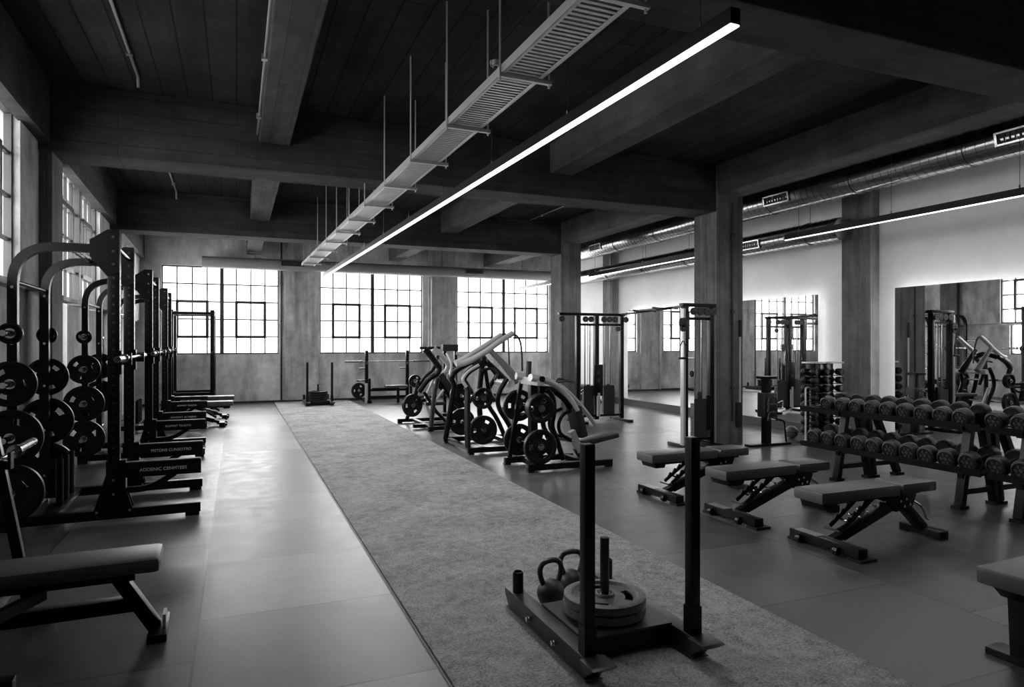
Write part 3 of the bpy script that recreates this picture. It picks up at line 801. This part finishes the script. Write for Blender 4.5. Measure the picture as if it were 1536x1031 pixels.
def db_rack(y0, y1, sup, label):
    t = thing('dumbbell_rack', label, 'dumbbell rack', (6.05, (y0 + y1) / 2, 0), 0, 'dumbbell racks')
    c = (y0 + y1) / 2
    for zz, nm in ((.33, 'lower_tier'), (.73, 'upper_tier')):
        tr = None
        for k, xo in enumerate((.085, .315)):
            zc = zz + xo * math.tan(-TILT)
            mb = MB(); mb.box((xo, 0, zc - .012), (.085, y1 - y0, .012), M.Rotation(TILT, 4, 'Y'), .002)
            q = -1 if k == 0 else 1
            mb.box((xo + q * .045, 0, zc - .004 - q * .006), (.008, y1 - y0, .065), M.Rotation(TILT, 4, 'Y'))
            mb.obj(nm, BLACK, t, smooth=False)
    for ys in sup:
        y = ys - c
        for a, b in (((.02, 0, .03), (.16, 0, .78)), ((.5, 0, .03), (.3, 0, .86))):
            l = MB().bar((a[0], y, a[2]), (b[0], y, b[2]), .075, .06, .004, up=(1, 0, 0)).obj('leg', BLACK, t)
            MB().rng(a[0] - .06, a[0] + .06, y - .045, y + .045, 0, .03).obj('foot', BLACK, l, smooth=False)
        MB().rng(.05, .46, y - .03, y + .03, .13, .18).obj('stretcher', BLACK, t, smooth=False)
        for a, b in (((.56, 0, .03), (.46, 0, .8)), ((.95, 0, .03), (.52, 0, .86))):
            l = MB().bar((a[0], y, a[2]), (b[0], y, b[2]), .075, .06, .004, up=(1, 0, 0)).obj('rear_leg', BLACK, t)
            MB().rng(a[0] - .06, a[0] + .06, y - .045, y + .045, 0, .03).obj('foot', BLACK, l, smooth=False)
        MB().rng(.58, .92, y - .03, y + .03, .13, .18).obj('stretcher', BLACK, t, smooth=False)
        for z in (.33, .76): MB().bar((.02, y, z - .03), (.52, y, z + .04), .05, .05).obj('tier_arm', BLACK, t, smooth=False)
    return t
db_rack(3.93, 5.98, (5.45, 4.1), 'two-tier black dumbbell rack in front of the mirror, left one of two')
db_rack(1.9, 3.87, (3.6, 2.2), 'two-tier black dumbbell rack running off the right edge of the photo')
D0 = db_make(.092, .36); D0['category'] = 'dumbbell'
D1 = db_make(.083, .34); D1['category'] = 'dumbbell'
first = {0: True, 1: True}
def put_db(kind, loc, label, group):
    src = (D0, D1)[kind]
    if first[kind]:
        first[kind] = False; o = src; o.location = loc; o.rotation_euler = (0, TILT, 0); tag(o, label, 'dumbbell', group)
    else:
        o = dup(src, loc, 0, label, group, rot=(0, TILT, 0))
    for h in o.children: pass
    return o
ROWS = [('upper', .73, 1, [5.62, 5.42, 5.24, 5.05, 4.87, 4.68, 4.49, 4.3, 4.11], 'left'), ('lower', .33, 0, [5.79, 5.6, 5.41, 5.2, 5.02, 4.82, 4.63, 4.44, 4.24, 4.04], 'left'),
        ('upper', .73, 1, [3.82, 3.61, 3.41], 'right'), ('lower', .33, 0, [3.8, 3.59, 3.38], 'right')]
for tier, zz, kind, ys, side in ROWS:
    R = (.092, .083)[kind]
    for n, y in enumerate(ys, 1):
        x = 6.05 + .2; z = zz + .2 * math.tan(-TILT) + math.sqrt(R * R - 0) + .0 + .002
        put_db(kind, (x, y, z), 'black round dumbbell, %s from the left on the %s tier of the %s dumbbell rack' % (ORD[n], tier, side), 'round dumbbells on the %s tier of the %s rack' % (tier, side))

# vertical dumbbell tower
t = thing('dumbbell_tower', 'tall upright stand of small dumbbells left of the long dumbbell rack', 'dumbbell rack', (8.15, 7.58, 0), 0)
for x, m in ((-.14, BLACK), (.11, BLACK2)):
    MB().rng(x - .075, x + .075, -.03, .1, .04, 1.2, .004).obj('post', m, t)
MB().rng(-.32, .36, -.16, .2, 0, .04, .005).obj('base', BLACK, t)
for x0, x1 in ((-.27, -.03), (.0, .33)): MB().rng(x0, x1, -.1, .14, 1.2, 1.225, .004).obj('top_cap', GREYM, t)
MB().tube(fil([(-.33, .0, .02), (-.33, 0, .85), (-.24, 0, .85), (-.24, 0, .2)], .05, 4), .014, 8).obj('side_handle', GREYM, t)
SMALL = None
for c, (x, side) in enumerate(((-.25, 'left'), (-.03, 'middle'), (.245, 'right'))):
    for r in range(8):
        z = .2 + .125 * r
        a = MB(); s = 1 if c == 0 else -1
        a.rng(x - .05, x + .05, -.09, .09, z - .062, z - .052); a.obj('cradle', BLACK, t, smooth=False)
        R = .052
        p = (8.15 + x, 7.58, z - .052 + R + .001)
        lab = 'small dumbbell, %s from the bottom in the %s column of the dumbbell tower' % (ORD[r + 1], side)
        if SMALL is None:
            SMALL = db_make(R, .28, 'dumbbell', True); SMALL.location = p; SMALL.rotation_euler = (0, 0, PI / 2); tag(SMALL, lab, 'dumbbell', 'small dumbbells on the tower')
        else:
            d = SMALL.copy(); C.objects.link(d); d.location = p; d['label'] = lab
t = thing('medicine_ball', 'dark ball on the floor left of the dumbbell tower', 'ball', (8.12, 8.16, 0))
MB().lathe([(0, 0)] + [(.1 * math.cos(-PI / 2 + PI * k / 16), .1 + .1 * math.sin(-PI / 2 + PI * k / 16)) for k in range(1, 16)] + [(0, .2)], seg=24).obj('ball_skin', RUB2, t)
MB().lathe([(.0995, .094), (.1015, .1), (.0995, .106)], seg=24).obj('seam', DARK, t)

# ------------------------------------------------------------------ cable crossover station
t = thing('cable_crossover', 'black cable crossover station with two pulley towers joined by an overhead bar', 'cable machine', (0, 0, 0))
def tower(x0, x1, y, zt, over, stacks, mid=None):
    """frame of one pulley tower across X, then its stacks, rods, pulleys"""
    mb = MB()
    for x in (x0, x1): mb.rng(x - .035, x + .035, y - .04, y + .04, .04, zt - .05, .004)
    mb.rng(x0 - over, x1 + .06, y - .05, y + .05, zt - .05, zt, .004)
    mb.rng(x0 - .02, x1 + .02, y - .025, y + .025, zt - .24, zt - .2)
    mb.rng(x0, x1, y - .03, y + .03, .1, .14)
    tw = mb.obj('tower', BLACK, t)
    for x in (x0, x1): MB().rng(x - .05, x + .05, y - .35, y + .35, 0, .05, .005).obj('base_foot', BLACK, tw)
    if mid: MB().rng(mid - .04, mid + .04, y - .05, y + .05, .05, zt - .05, .004).obj('middle_post', BLACK, tw)
    for xc, w, hh in stacks:
        st = MB()
        for k in range(int(hh / .034)): st.rng(xc - w / 2, xc + w / 2, y - .05, y + .05, .16 + k * .034, .16 + k * .034 + .031)
        st.obj('weight_stack', IRON, tw, smooth=False)
        MB().rng(xc - w / 2 - .02, xc + w / 2 + .02, y - .065, y - .06, .14, .7).obj('stack_shroud', DARK, tw, smooth=False)
        for q in (-.3, .3): MB().cyl((xc + q * w, y, .1), (xc + q * w, y, zt - .2), .012, 10).obj('guide_rod', STEEL, tw)
        MB().cyl((xc, y - .02, .16 + hh), (xc, y - .02, zt - .15), .004, 6).obj('cable', DARK, tw)
        MB().rng(xc - .03, xc + .03, y - .03, y + .03, .16 + hh, .3 + hh, .004).obj('stack_head', DARK, tw)
    return tw
def pulley(tw, x, y, z, r=.055):
    p = MB().lathe([(.01, -.016), (r, -.016), (r * .86, 0), (r, .016), (.01, .016)], (x, y, z), 'y', 22, True).obj('pulley', DARK, tw)
    return p
t1 = tower(5.97, 6.93, 11.3, 2.08, .4, ((6.18, .18, .42), (6.62, .2, .42)), 6.37)
for x in (5.6, 6.1, 6.22, 6.5, 6.62, 6.74, 6.99): pulley(t1, x, 11.22, 1.96)
for x, z in ((6.8, 1.78), (6.36, .95), (6.36, .8)): pulley(t1, x, 11.2, z, .045)
MB().rng(6.28, 6.46, 11.19, 11.25, .5, 1.1, .01).obj('pulley_carriage', BLACK, t1)
MB().rng(6.345, 6.395, 11.18, 11.235, .12, .56).obj('pale_column_cover', GREYM, t1, smooth=False)
MB().tube(fil([(6.5, 11.1, .04), (6.62, 10.95, .12), (6.75, 11.1, .04)], .03, 3), .012, 8).obj('floor_handle', STEEL, t1)
t2 = tower(5.96, 6.42, 8.0, 2.08, .06, ((6.2, .2, .5),))
for x in (6.06, 6.18, 6.3, 6.4): pulley(t2, x, 7.92, 1.96)
pulley(t2, 5.9, 7.95, 1.8, .07); pulley(t2, 5.9, 7.95, 1.72, .05)
MB().rng(5.9, 5.935, 7.94, 8.02, .04, 2.0, .003).obj('pulley_rail', GREYM, t2)
MB().rng(6.3, 6.38, 7.92, 7.96, .25, .75, .006).obj('pulley_carriage', BLACK, t2)
mb = MB(); mb.cyl((5.88, 7.93, 1.7), (5.88, 7.93, 1.55), .004, 6); mb.obj('cable', DARK, t2)
MB().tube(fil([(5.83, 7.93, 1.3), (5.83, 7.93, 1.46), (5.88, 7.93, 1.55), (5.93, 7.93, 1.46), (5.93, 7.93, 1.3)], .03, 4), .008, 8).obj('stirrup_handle', DARK, t2)
MB().cyl((5.81, 7.93, 1.29), (5.95, 7.93, 1.29), .016, 12).obj('handle_grip', RUB, t2)
mb = MB(); mb.rng(6.2, 6.45, 7.5, 8.35, 0, .05, .005); mb.obj('floor_plate', BLACK, t2)
ob = MB(); ob.tube([(6.9, 11.3, 2.06), (6.15, 8.05, 2.06)], .022, 10)
P0, P1 = V((6.9, 11.3, 2.06)), V((6.15, 8.05, 2.06)); dv = (P1 - P0)
ob.obj('overhead_bar', BLACK2, t)
for k0 in (.3, .58):
    w = V((.16, 0, 0)); a, b = P0 + dv * k0, P0 + dv * (k0 + .2)
    for s in (-1, 1): MB().tube(fil([a, a + dv * .04 + w * s + V((0, 0, .03)), b - dv * .04 + w * s - V((0, 0, .01)), b], .06, 4), .014, 8).obj('grip_bar', BLACK2, t)

# attachment stand beside the column
t = thing('attachment_stand', 'black stand hung with cable attachments at the right foot of the nearest column', 'equipment stand', (7.2, 7.72, 0), .0)
MB().rng(-.05, .05, -.05, .05, .03, .98, .004).obj('post', BLACK, t)
MB().rng(-.35, .42, -.06, .06, 0, .035, .005).obj('base', BLACK, t)
MB().rng(-.1, .1, -.12, .1, .98, 1.02, .006).obj('top_tray', BLACK, t)
MB().tube(fil([(.38, 0, .03), (.34, 0, .35), (.05, 0, .42)], .05, 4), .014, 8).obj('side_brace', BLACK, t)
for k, z in enumerate((.5, .62, .72)):
    h = MB().tube([(0, -.05, z), (0, -.15, z + .02)], .01, 8).obj('hook', STEEL, t)
    MB().tube(fil([(-.08, -.12, z - .12), (-.06, -.13, z), (.06, -.13, z), (.08, -.12, z - .12)], .03, 3), .016, 8).obj('grip', DARK, h)
MB().rng(-.11, .12, -.09, .07, .42, .78, .02).obj('attachment_bag', DARK, t)
MB().tube(fil([(.1, -.05, .6), (.28, -.05, .66), (.28, -.05, .54), (.1, -.05, .54)], .04, 3), .012, 8).obj('bent_bar', STEEL, t)

# ------------------------------------------------------------------ plate-loaded machines in the middle
def tp(t, name, pts, r, m=None, rad=.06, radii=None, sq=False, seg=12, flat=1.):
    P = fil(pts, rad, 5)
    rr = None
    if radii:
        n = len(P); rr = [radii[0] + (radii[1] - radii[0]) * i / (n - 1) for i in range(n)]
    return MB().tube(P, r, seg, sq, rr, flat=flat).obj(name, m or BLACK, t)
def horn(t, x, y0, y1, z): return MB().cyl((x, y0, z), (x, y1, z), .024, 14).obj('plate_horn', STEEL, t)

# the low row machine nearest the camera
A = thing('row_machine', 'plate loaded machine nearest the camera, its pale curved arms sweeping down to the right', 'gym machine', (0, 0, 0))
MB().rng(3.12, 4.24, 7.11, 7.19, .02, .09, .004).obj('base_rail', BLACK, A)
MB().rng(3.07, 4.0, 7.69, 7.77, .02, .09, .004).obj('base_rail', BLACK, A)
for x in (3.3, 3.9): MB().rng(x - .035, x + .035, 7.15, 7.73, .03, .085).obj('base_crossmember', BLACK, A, smooth=False)
for x, y in ((3.16, 7.15), (4.2, 7.15), (3.1, 7.73), (3.96, 7.73)): MB().rng(x - .04, x + .04, y - .035, y + .035, 0, .022).obj('rubber_foot', RUB, A, smooth=False)
MB().bar((3.13, 7.73, .06), (3.3, 7.73, 1.1), .045, .05, .004, up=(1, 0, 0)).obj('slanted_post', BLACK, A)
MB().rng(3.28, 3.37, 7.4, 7.5, .06, 1.05, .004).obj('centre_column', BLACK, A)
MB().rng(3.27, 3.36, 7.2, 7.75, 1.0, 1.09, .01).obj('top_crossmember', GREYM, A)
tp(A, 'swing_arm', [(3.2, 7.68, 1.1), (3.4, 7.66, 1.08), (3.6, 7.63, 1.04), (3.78, 7.6, .96), (3.97, 7.6, .8), (4.15, 7.6, .61), (4.27, 7.6, .45)], .05, GREYM, .12, (.055, .034), flat=.8)
tp(A, 'swing_arm', [(3.2, 7.24, 1.1), (3.38, 7.26, 1.07), (3.52, 7.28, 1.02), (3.66, 7.3, .93), (3.79, 7.3, .79), (3.86, 7.3, .68)], .05, GREYM, .1, (.055, .03), flat=.8)
MB().cyl((3.33, 7.18, 1.08), (3.33, 7.74, 1.08), .036, 16).obj('pivot_shaft', BLACK, A)
tp(A, 'pull_handle', [(3.7, 7.6, 1.0), (3.78, 7.5, 1.04), (3.88, 7.45, 1.02), (3.9, 7.4, 1.0)], .016, DARK, .03)
tp(A, 'pull_handle', [(3.55, 7.28, 1.02), (3.62, 7.36, 1.07), (3.72, 7.4, 1.06)], .016, DARK, .03)
tp(A, 'head_post', [(3.34, 7.62, 1.08), (3.35, 7.62, 1.28)], .035, DARK)
for y in (7.32, 7.58):
    tp(A, 'curved_frame_tube', [(3.46, y, .95), (3.54, y, .85), (3.55, y, .66), (3.51, y, .5), (3.58, y, .36), (3.67, y, .09)], .032, BLACK, .12)
    tp(A, 'loop_tube', [(3.78, y, .68), (3.66, y, .64), (3.6, y, .52), (3.63, y, .4), (3.78, y, .32)], .022, BLACK, .1)
tp(A, 'seat_back_beam', [(3.4, 7.45, .94), (3.6, 7.45, .93), (3.74, 7.45, .84), (3.84, 7.45, .7)], .045, BLACK, .12)
o = MB().rng(-.05, .06, -.13, .13, -.2, .2, .03).obj('back_pad', MATT, A); o.location = (3.92, 7.45, .53); o.rotation_euler = (0, math.radians(-14), 0)
o = MB().rng(-.24, .26, -.14, .14, -.03, .03, .02).obj('seat_pad', MATT, A); o.location = (4.2, 7.45, .3); o.rotation_euler = (0, math.radians(-10), 0)
tp(A, 'seat_strut', [(3.82, 7.4, .42), (3.94, 7.4, .16)], .04, GREYM, sq=True)
tp(A, 'seat_post', [(3.9, 7.42, .2), (4.0, 7.42, .06)], .036, BLACK, sq=True)
tp(A, 'seat_post', [(4.06, 7.45, .28), (4.0, 7.45, .08)], .03, BLACK, sq=True)
tp(A, 'link_rod', [(3.52, 7.36, .36), (3.82, 7.38, .3)], .018, STEEL)
for z in (.29, .74): horn(A, 3.29, 7.1, 7.88, z)
plate((3.29, 7.16, .29), .205, .06, 'lower near plate on the machine nearest the camera', 'plates on the nearest machine')
plate((3.29, 7.17, .74), .17, .12, 'upper near plate on the machine nearest the camera', 'plates on the nearest machine')
plate((3.2 + .09, 7.81, .29), .2, .05, 'lower far plate on the machine nearest the camera, behind the slanted post', 'plates on the nearest machine')
plate((3.29, 7.82, .72), .2, .05, 'upper far plate on the machine nearest the camera, behind the slanted post', 'plates on the nearest machine')

# the pulldown machine behind it
B = thing('pulldown_machine', 'plate loaded machine in the middle, its two long pale arms pointing up at the window', 'gym machine', (0, 0, 0))
for y in (8.62, 9.75): MB().rng(2.88, 3.9, y - .04, y + .04, .02, .09, .004).obj('base_rail', BLACK, B)
for x in (2.95, 3.7): MB().rng(x - .035, x + .035, 8.62, 9.75, .03, .085).obj('base_crossmember', BLACK, B, smooth=False)
for x, y in ((2.93, 8.62), (3.85, 8.62), (2.93, 9.75), (3.85, 9.75)): MB().rng(x - .04, x + .04, y - .035, y + .035, 0, .022).obj('rubber_foot', RUB, B, smooth=False)
tp(B, 'lever_arm', [(2.84, 8.98, 1.21), (2.93, 8.97, 1.22), (3.06, 8.96, 1.27), (3.28, 8.95, 1.39), (3.46, 8.95, 1.52), (3.68, 8.95, 1.65)], .05, GREYM, .12, (.045, .04))
tp(B, 'lever_arm', [(2.95, 9.4, 1.21), (3.06, 9.4, 1.25), (3.22, 9.4, 1.35), (3.44, 9.4, 1.48), (3.68, 9.4, 1.63)], .05, GREYM, .12, (.045, .04))
tp(B, 'pull_handle', [(3.66, 8.95, 1.64), (3.74, 8.95, 1.62), (3.8, 8.95, 1.53), (3.83, 8.97, 1.35), (3.84, 8.98, 1.1)], .014, DARK, .08)
tp(B, 'pull_handle', [(3.66, 9.4, 1.62), (3.74, 9.4, 1.66), (3.78, 9.38, 1.58), (3.8, 9.38, 1.15)], .012, DARK, .05)
tp(B, 'swing_beam', [(3.34, 8.95, 1.4), (3.56, 8.95, 1.18), (3.76, 8.95, .95)], .055, MIDG, .1, (.04, .06))
tp(B, 'swing_beam', [(3.28, 9.3, 1.36), (3.5, 9.3, 1.14), (3.72, 9.3, .92)], .055, BLACK, .1, (.04, .06))
tp(B, 'top_frame', [(3.22, 8.9, 1.22), (3.3, 9.1, 1.3), (3.22, 9.35, 1.22)], .05, BLACK, .1)
tp(B, 'curved_front_tube', [(3.22, 8.9, 1.24), (2.98, 8.88, 1.11), (2.89, 8.86, 1.0), (2.97, 8.85, .9), (2.94, 8.8, .64), (2.9, 8.66, .08)], .042, BLACK, .12)
tp(B, 'curved_front_tube', [(3.22, 9.4, 1.24), (2.98, 9.42, 1.11), (2.9, 9.44, 1.0), (2.97, 9.46, .9), (2.94, 9.52, .64), (2.9, 9.7, .08)], .042, BLACK, .12)
tp(B, 'pale_front_edge', [(3.12, 8.83, 1.2), (2.96, 8.82, 1.12), (2.86, 8.81, 1.0), (2.93, 8.8, .9)], .022, GREYM, .1)
for y, dx in ((8.85, 0), (9.45, .06)):
    tp(B, 'curved_rear_tube', [(3.55 + dx, y, 1.0), (3.44 + dx, y, .84), (3.4 + dx, y, .7), (3.44 + dx, y, .55), (3.57 + dx, y, .37), (3.7 + dx, y, .08)], .036, BLACK, .15)
tp(B, 'centre_post', [(3.28, 9.12, 1.27), (3.22, 9.12, .72), (3.27, 9.12, .07)], .04, BLACK, .1)
tp(B, 'inner_strut', [(3.31, 9.1, 1.15), (3.36, 9.1, .83), (3.46, 9.1, .66)], .03, BLACK, .1)
tp(B, 'inner_strut', [(3.5, 8.9, .6), (3.6, 8.9, .42), (3.66, 8.9, .3)], .024, GREYM, .1)
tp(B, 'grip_loop', [(3.23, 9.0, 1.12), (3.39, 9.0, 1.15), (3.47, 9.0, 1.06), (3.42, 9.0, .98)], .02, DARK, .06)
MB().cyl((3.62, 8.85, .93), (3.62, 9.5, .93), .05, 16).obj('thigh_roller', GREYM, B)
o = MB().rng(-.2, .2, -.14, .14, -.03, .03, .02).obj('seat_pad', MATT, B); o.location = (3.85, 9.15, .46)
tp(B, 'seat_post', [(3.82, 9.15, .44), (3.7, 9.15, .06)], .036, BLACK, sq=True)
for z in (.31, .745): horn(B, 3.14, 8.66, 9.72, z)
plate((3.14, 8.72, .31), .2, .07, 'lower near plate on the machine with the long pale raised arms', 'plates on the middle machine')
plate((3.14, 8.73, .745), .145, .09, 'upper near plate on the machine with the long pale raised arms', 'plates on the middle machine')
plate((3.14, 9.66, .32), .2, .06, 'lower far plate on the machine with the long pale raised arms', 'plates on the middle machine')
plate((3.14, 9.66, .72), .185, .06, 'upper far plate on the machine with the long pale raised arms', 'plates on the middle machine')

# the press machine further back
D = thing('press_machine', 'plate loaded machine further back, its pale arms bent like elbows', 'gym machine', (0, 0, 0))
for y, x0, x1 in ((11.12, 3.02, 3.9), (11.55, 2.86, 3.8), (12.5, 2.8, 3.8)): MB().rng(x0, x1, y - .04, y + .04, .02, .085, .004).obj('base_rail', BLACK, D)
for x in (3.1, 3.7): MB().rng(x - .035, x + .035, 11.12, 12.5, .03, .08).obj('base_crossmember', BLACK, D, smooth=False)
for x, y in ((3.06, 11.12), (3.86, 11.12), (2.84, 12.5), (3.76, 12.5)): MB().rng(x - .04, x + .04, y - .035, y + .035, 0, .022).obj('rubber_foot', RUB, D, smooth=False)
tp(D, 'press_arm', [(3.09, 11.6, 1.41), (3.22, 11.6, 1.25), (3.36, 11.6, 1.07), (3.32, 11.6, .96), (3.15, 11.6, .87), (2.98, 11.6, .64)], .05, BLACK, .08, (.06, .045))
tp(D, 'press_arm', [(3.38, 12.1, 1.41), (3.54, 12.1, 1.27), (3.68, 12.1, 1.1), (3.62, 12.1, .97), (3.46, 12.1, .86), (3.25, 12.1, .72)], .05, GREYM, .08, (.055, .04))
for x, y in ((3.09, 11.6), (3.38, 12.1)): MB().cyl((x - .1, y, 1.42), (x + .13, y, 1.42), .022, 12).obj('grip', RUB, D)
tp(D, 'front_leg', [(3.26, 11.4, .88), (3.2, 11.35, .66), (3.14, 11.25, .45), (3.07, 11.14, .06)], .04, BLACK, .1)
tp(D, 'front_leg', [(3.05, 11.9, .8), (3.02, 12.1, .48), (2.95, 12.4, .08)], .036, BLACK, .1)
tp(D, 'diagonal_brace', [(3.07, 11.6, .64), (3.3, 11.6, .28), (3.51, 11.6, .06)], .03, BLACK)
tp(D, 'diagonal_brace', [(3.4, 11.5, .68), (3.22, 11.5, .44)], .024, GREYM)
tp(D, 'back_beam', [(3.34, 11.8, .82), (3.57, 11.8, .6), (3.82, 11.8, .32)], .06, BLACK)
tp(D, 'curved_link', [(3.44, 12.0, 1.28), (3.36, 12.0, 1.02), (3.2, 12.0, .9), (3.05, 11.9, .72)], .034, BLACK, .1)
tp(D, 'inner_strut', [(3.3, 11.7, .9), (3.1, 11.7, .5), (3.25, 11.7, .1)], .028, GREYM, .1)
o = MB().rng(-.06, .06, -.14, .14, -.28, .28, .03).obj('back_pad', MATT, D); o.location = (3.56, 11.8, .72); o.rotation_euler = (0, math.radians(-35), 0)
o = MB().rng(-.18, .18, -.15, .15, -.03, .03, .02).obj('seat_pad', MATT, D); o.location = (3.3, 11.8, .42)
horn(D, 2.84, 11.42, 11.62, .42); horn(D, 3.12, 12.3, 12.6, .79)
tp(D, 'horn_arm', [(2.84, 11.62, .42), (3.1, 11.62, .5)], .03, BLACK)
plate((2.84, 11.52, .42), .2, .06, 'near plate on the machine with the bent elbow arms', 'plates on the machine with bent arms', (0, 0, .35))
plate((3.12, 12.45, .79), .12, .06, 'small far plate on the machine with the bent elbow arms', 'plates on the machine with bent arms')

# the tall selectorised machine behind them
F = thing('lat_machine', 'tall dark machine with a flat top panel, standing before the pier between the far windows', 'gym machine', (4.16, 13.6, 0))
for x in (-.12, .12): MB().rng(x - .03, x + .03, -.04, .04, .05, 1.36, .004).obj('upright', BLACK, F)
MB().rng(-.17, .17, -.05, .05, 1.34, 1.48, .01).obj('top_panel', DARK, F)
MB().rng(-.25, .3, -.3, .3, 0, .06, .006).obj('base', BLACK, F)
tp(F, 'press_arm', [(.1, -.1, 1.3), (.26, -.15, 1.24), (.3, -.18, 1.05), (.22, -.18, .95)], .034, GREYM, .08)
tp(F, 'press_arm', [(-.1, -.1, 1.3), (-.02, -.18, 1.1), (-.06, -.2, .85)], .034, GREYM, .08)
MB().cyl((-.04, -.1, 1.06), (.3, -.1, 1.06), .05, 14).obj('roller_pad', MATT, F)
pad(-.1, .1, -.14, -.05, .6, 1.0, 'back_pad', F, MIDG)
pad(-.14, .16, -.4, -.08, .42, .48, 'seat_pad', F)
MB().rng(-.03, .03, -.3, -.2, .06, .42).obj('seat_post', BLACK, F, smooth=False)

# ------------------------------------------------------------------ outdoors
struct(MB().rng(-60, 60, BK + .6, 90, -.4, -.2).obj('ground', PAVE, smooth=False))
struct(MB().rng(-60, -3.6, -30, BK + .6, -.4, -.2).obj('ground', PAVE, smooth=False))
t = thing('warehouse', 'pale low building seen faintly through the far windows', 'building', (-2, 62, -.2))
MB().rng(-9, 18, 0, 12, 0, 6.2).obj('wall', OUTW, t, smooth=False)
MB().rng(-9.3, 18.3, -.3, 12.3, 6.2, 6.6).obj('roof', OUTD, t, smooth=False)
for k in range(7):
    w = MB().rng(-7.6 + k * 3.6, -5.6 + k * 3.6, -.05, .02, 2.6, 4.6).obj('window', OUTD, t, smooth=False)

# ------------------------------------------------------------------ sky, camera
w = bpy.data.worlds.new('sky'); bpy.context.scene.world = w; w.use_nodes = True
bg = w.node_tree.nodes['Background']; bg.inputs[0].default_value = (1, 1, 1, 1); bg.inputs[1].default_value = 18.0
cam = bpy.data.cameras.new('camera'); co = bpy.data.objects.new('camera', cam); C.objects.link(co)
cam.sensor_width = 36; cam.lens = 36 * 1008 / 1536; cam.clip_start = .05; cam.clip_end = 300
co.location = (0, 0, 1.5); co.rotation_euler = (PI / 2, 0, -math.atan(413 / 1008))
sc = bpy.context.scene; sc.camera = co
sc.view_settings.view_transform = 'Standard'; sc.view_settings.look = 'None'; sc.view_settings.gamma = 1; sc.view_settings.exposure = .2
sc.view_settings.use_curve_mapping = False
sc.cycles.max_bounces = 8; sc.cycles.diffuse_bounces = 4; sc.cycles.glossy_bounces = 4; sc.cycles.transparent_max_bounces = 8
sc.cycles.sample_clamp_indirect = 6; sc.cycles.sample_clamp_direct = 4
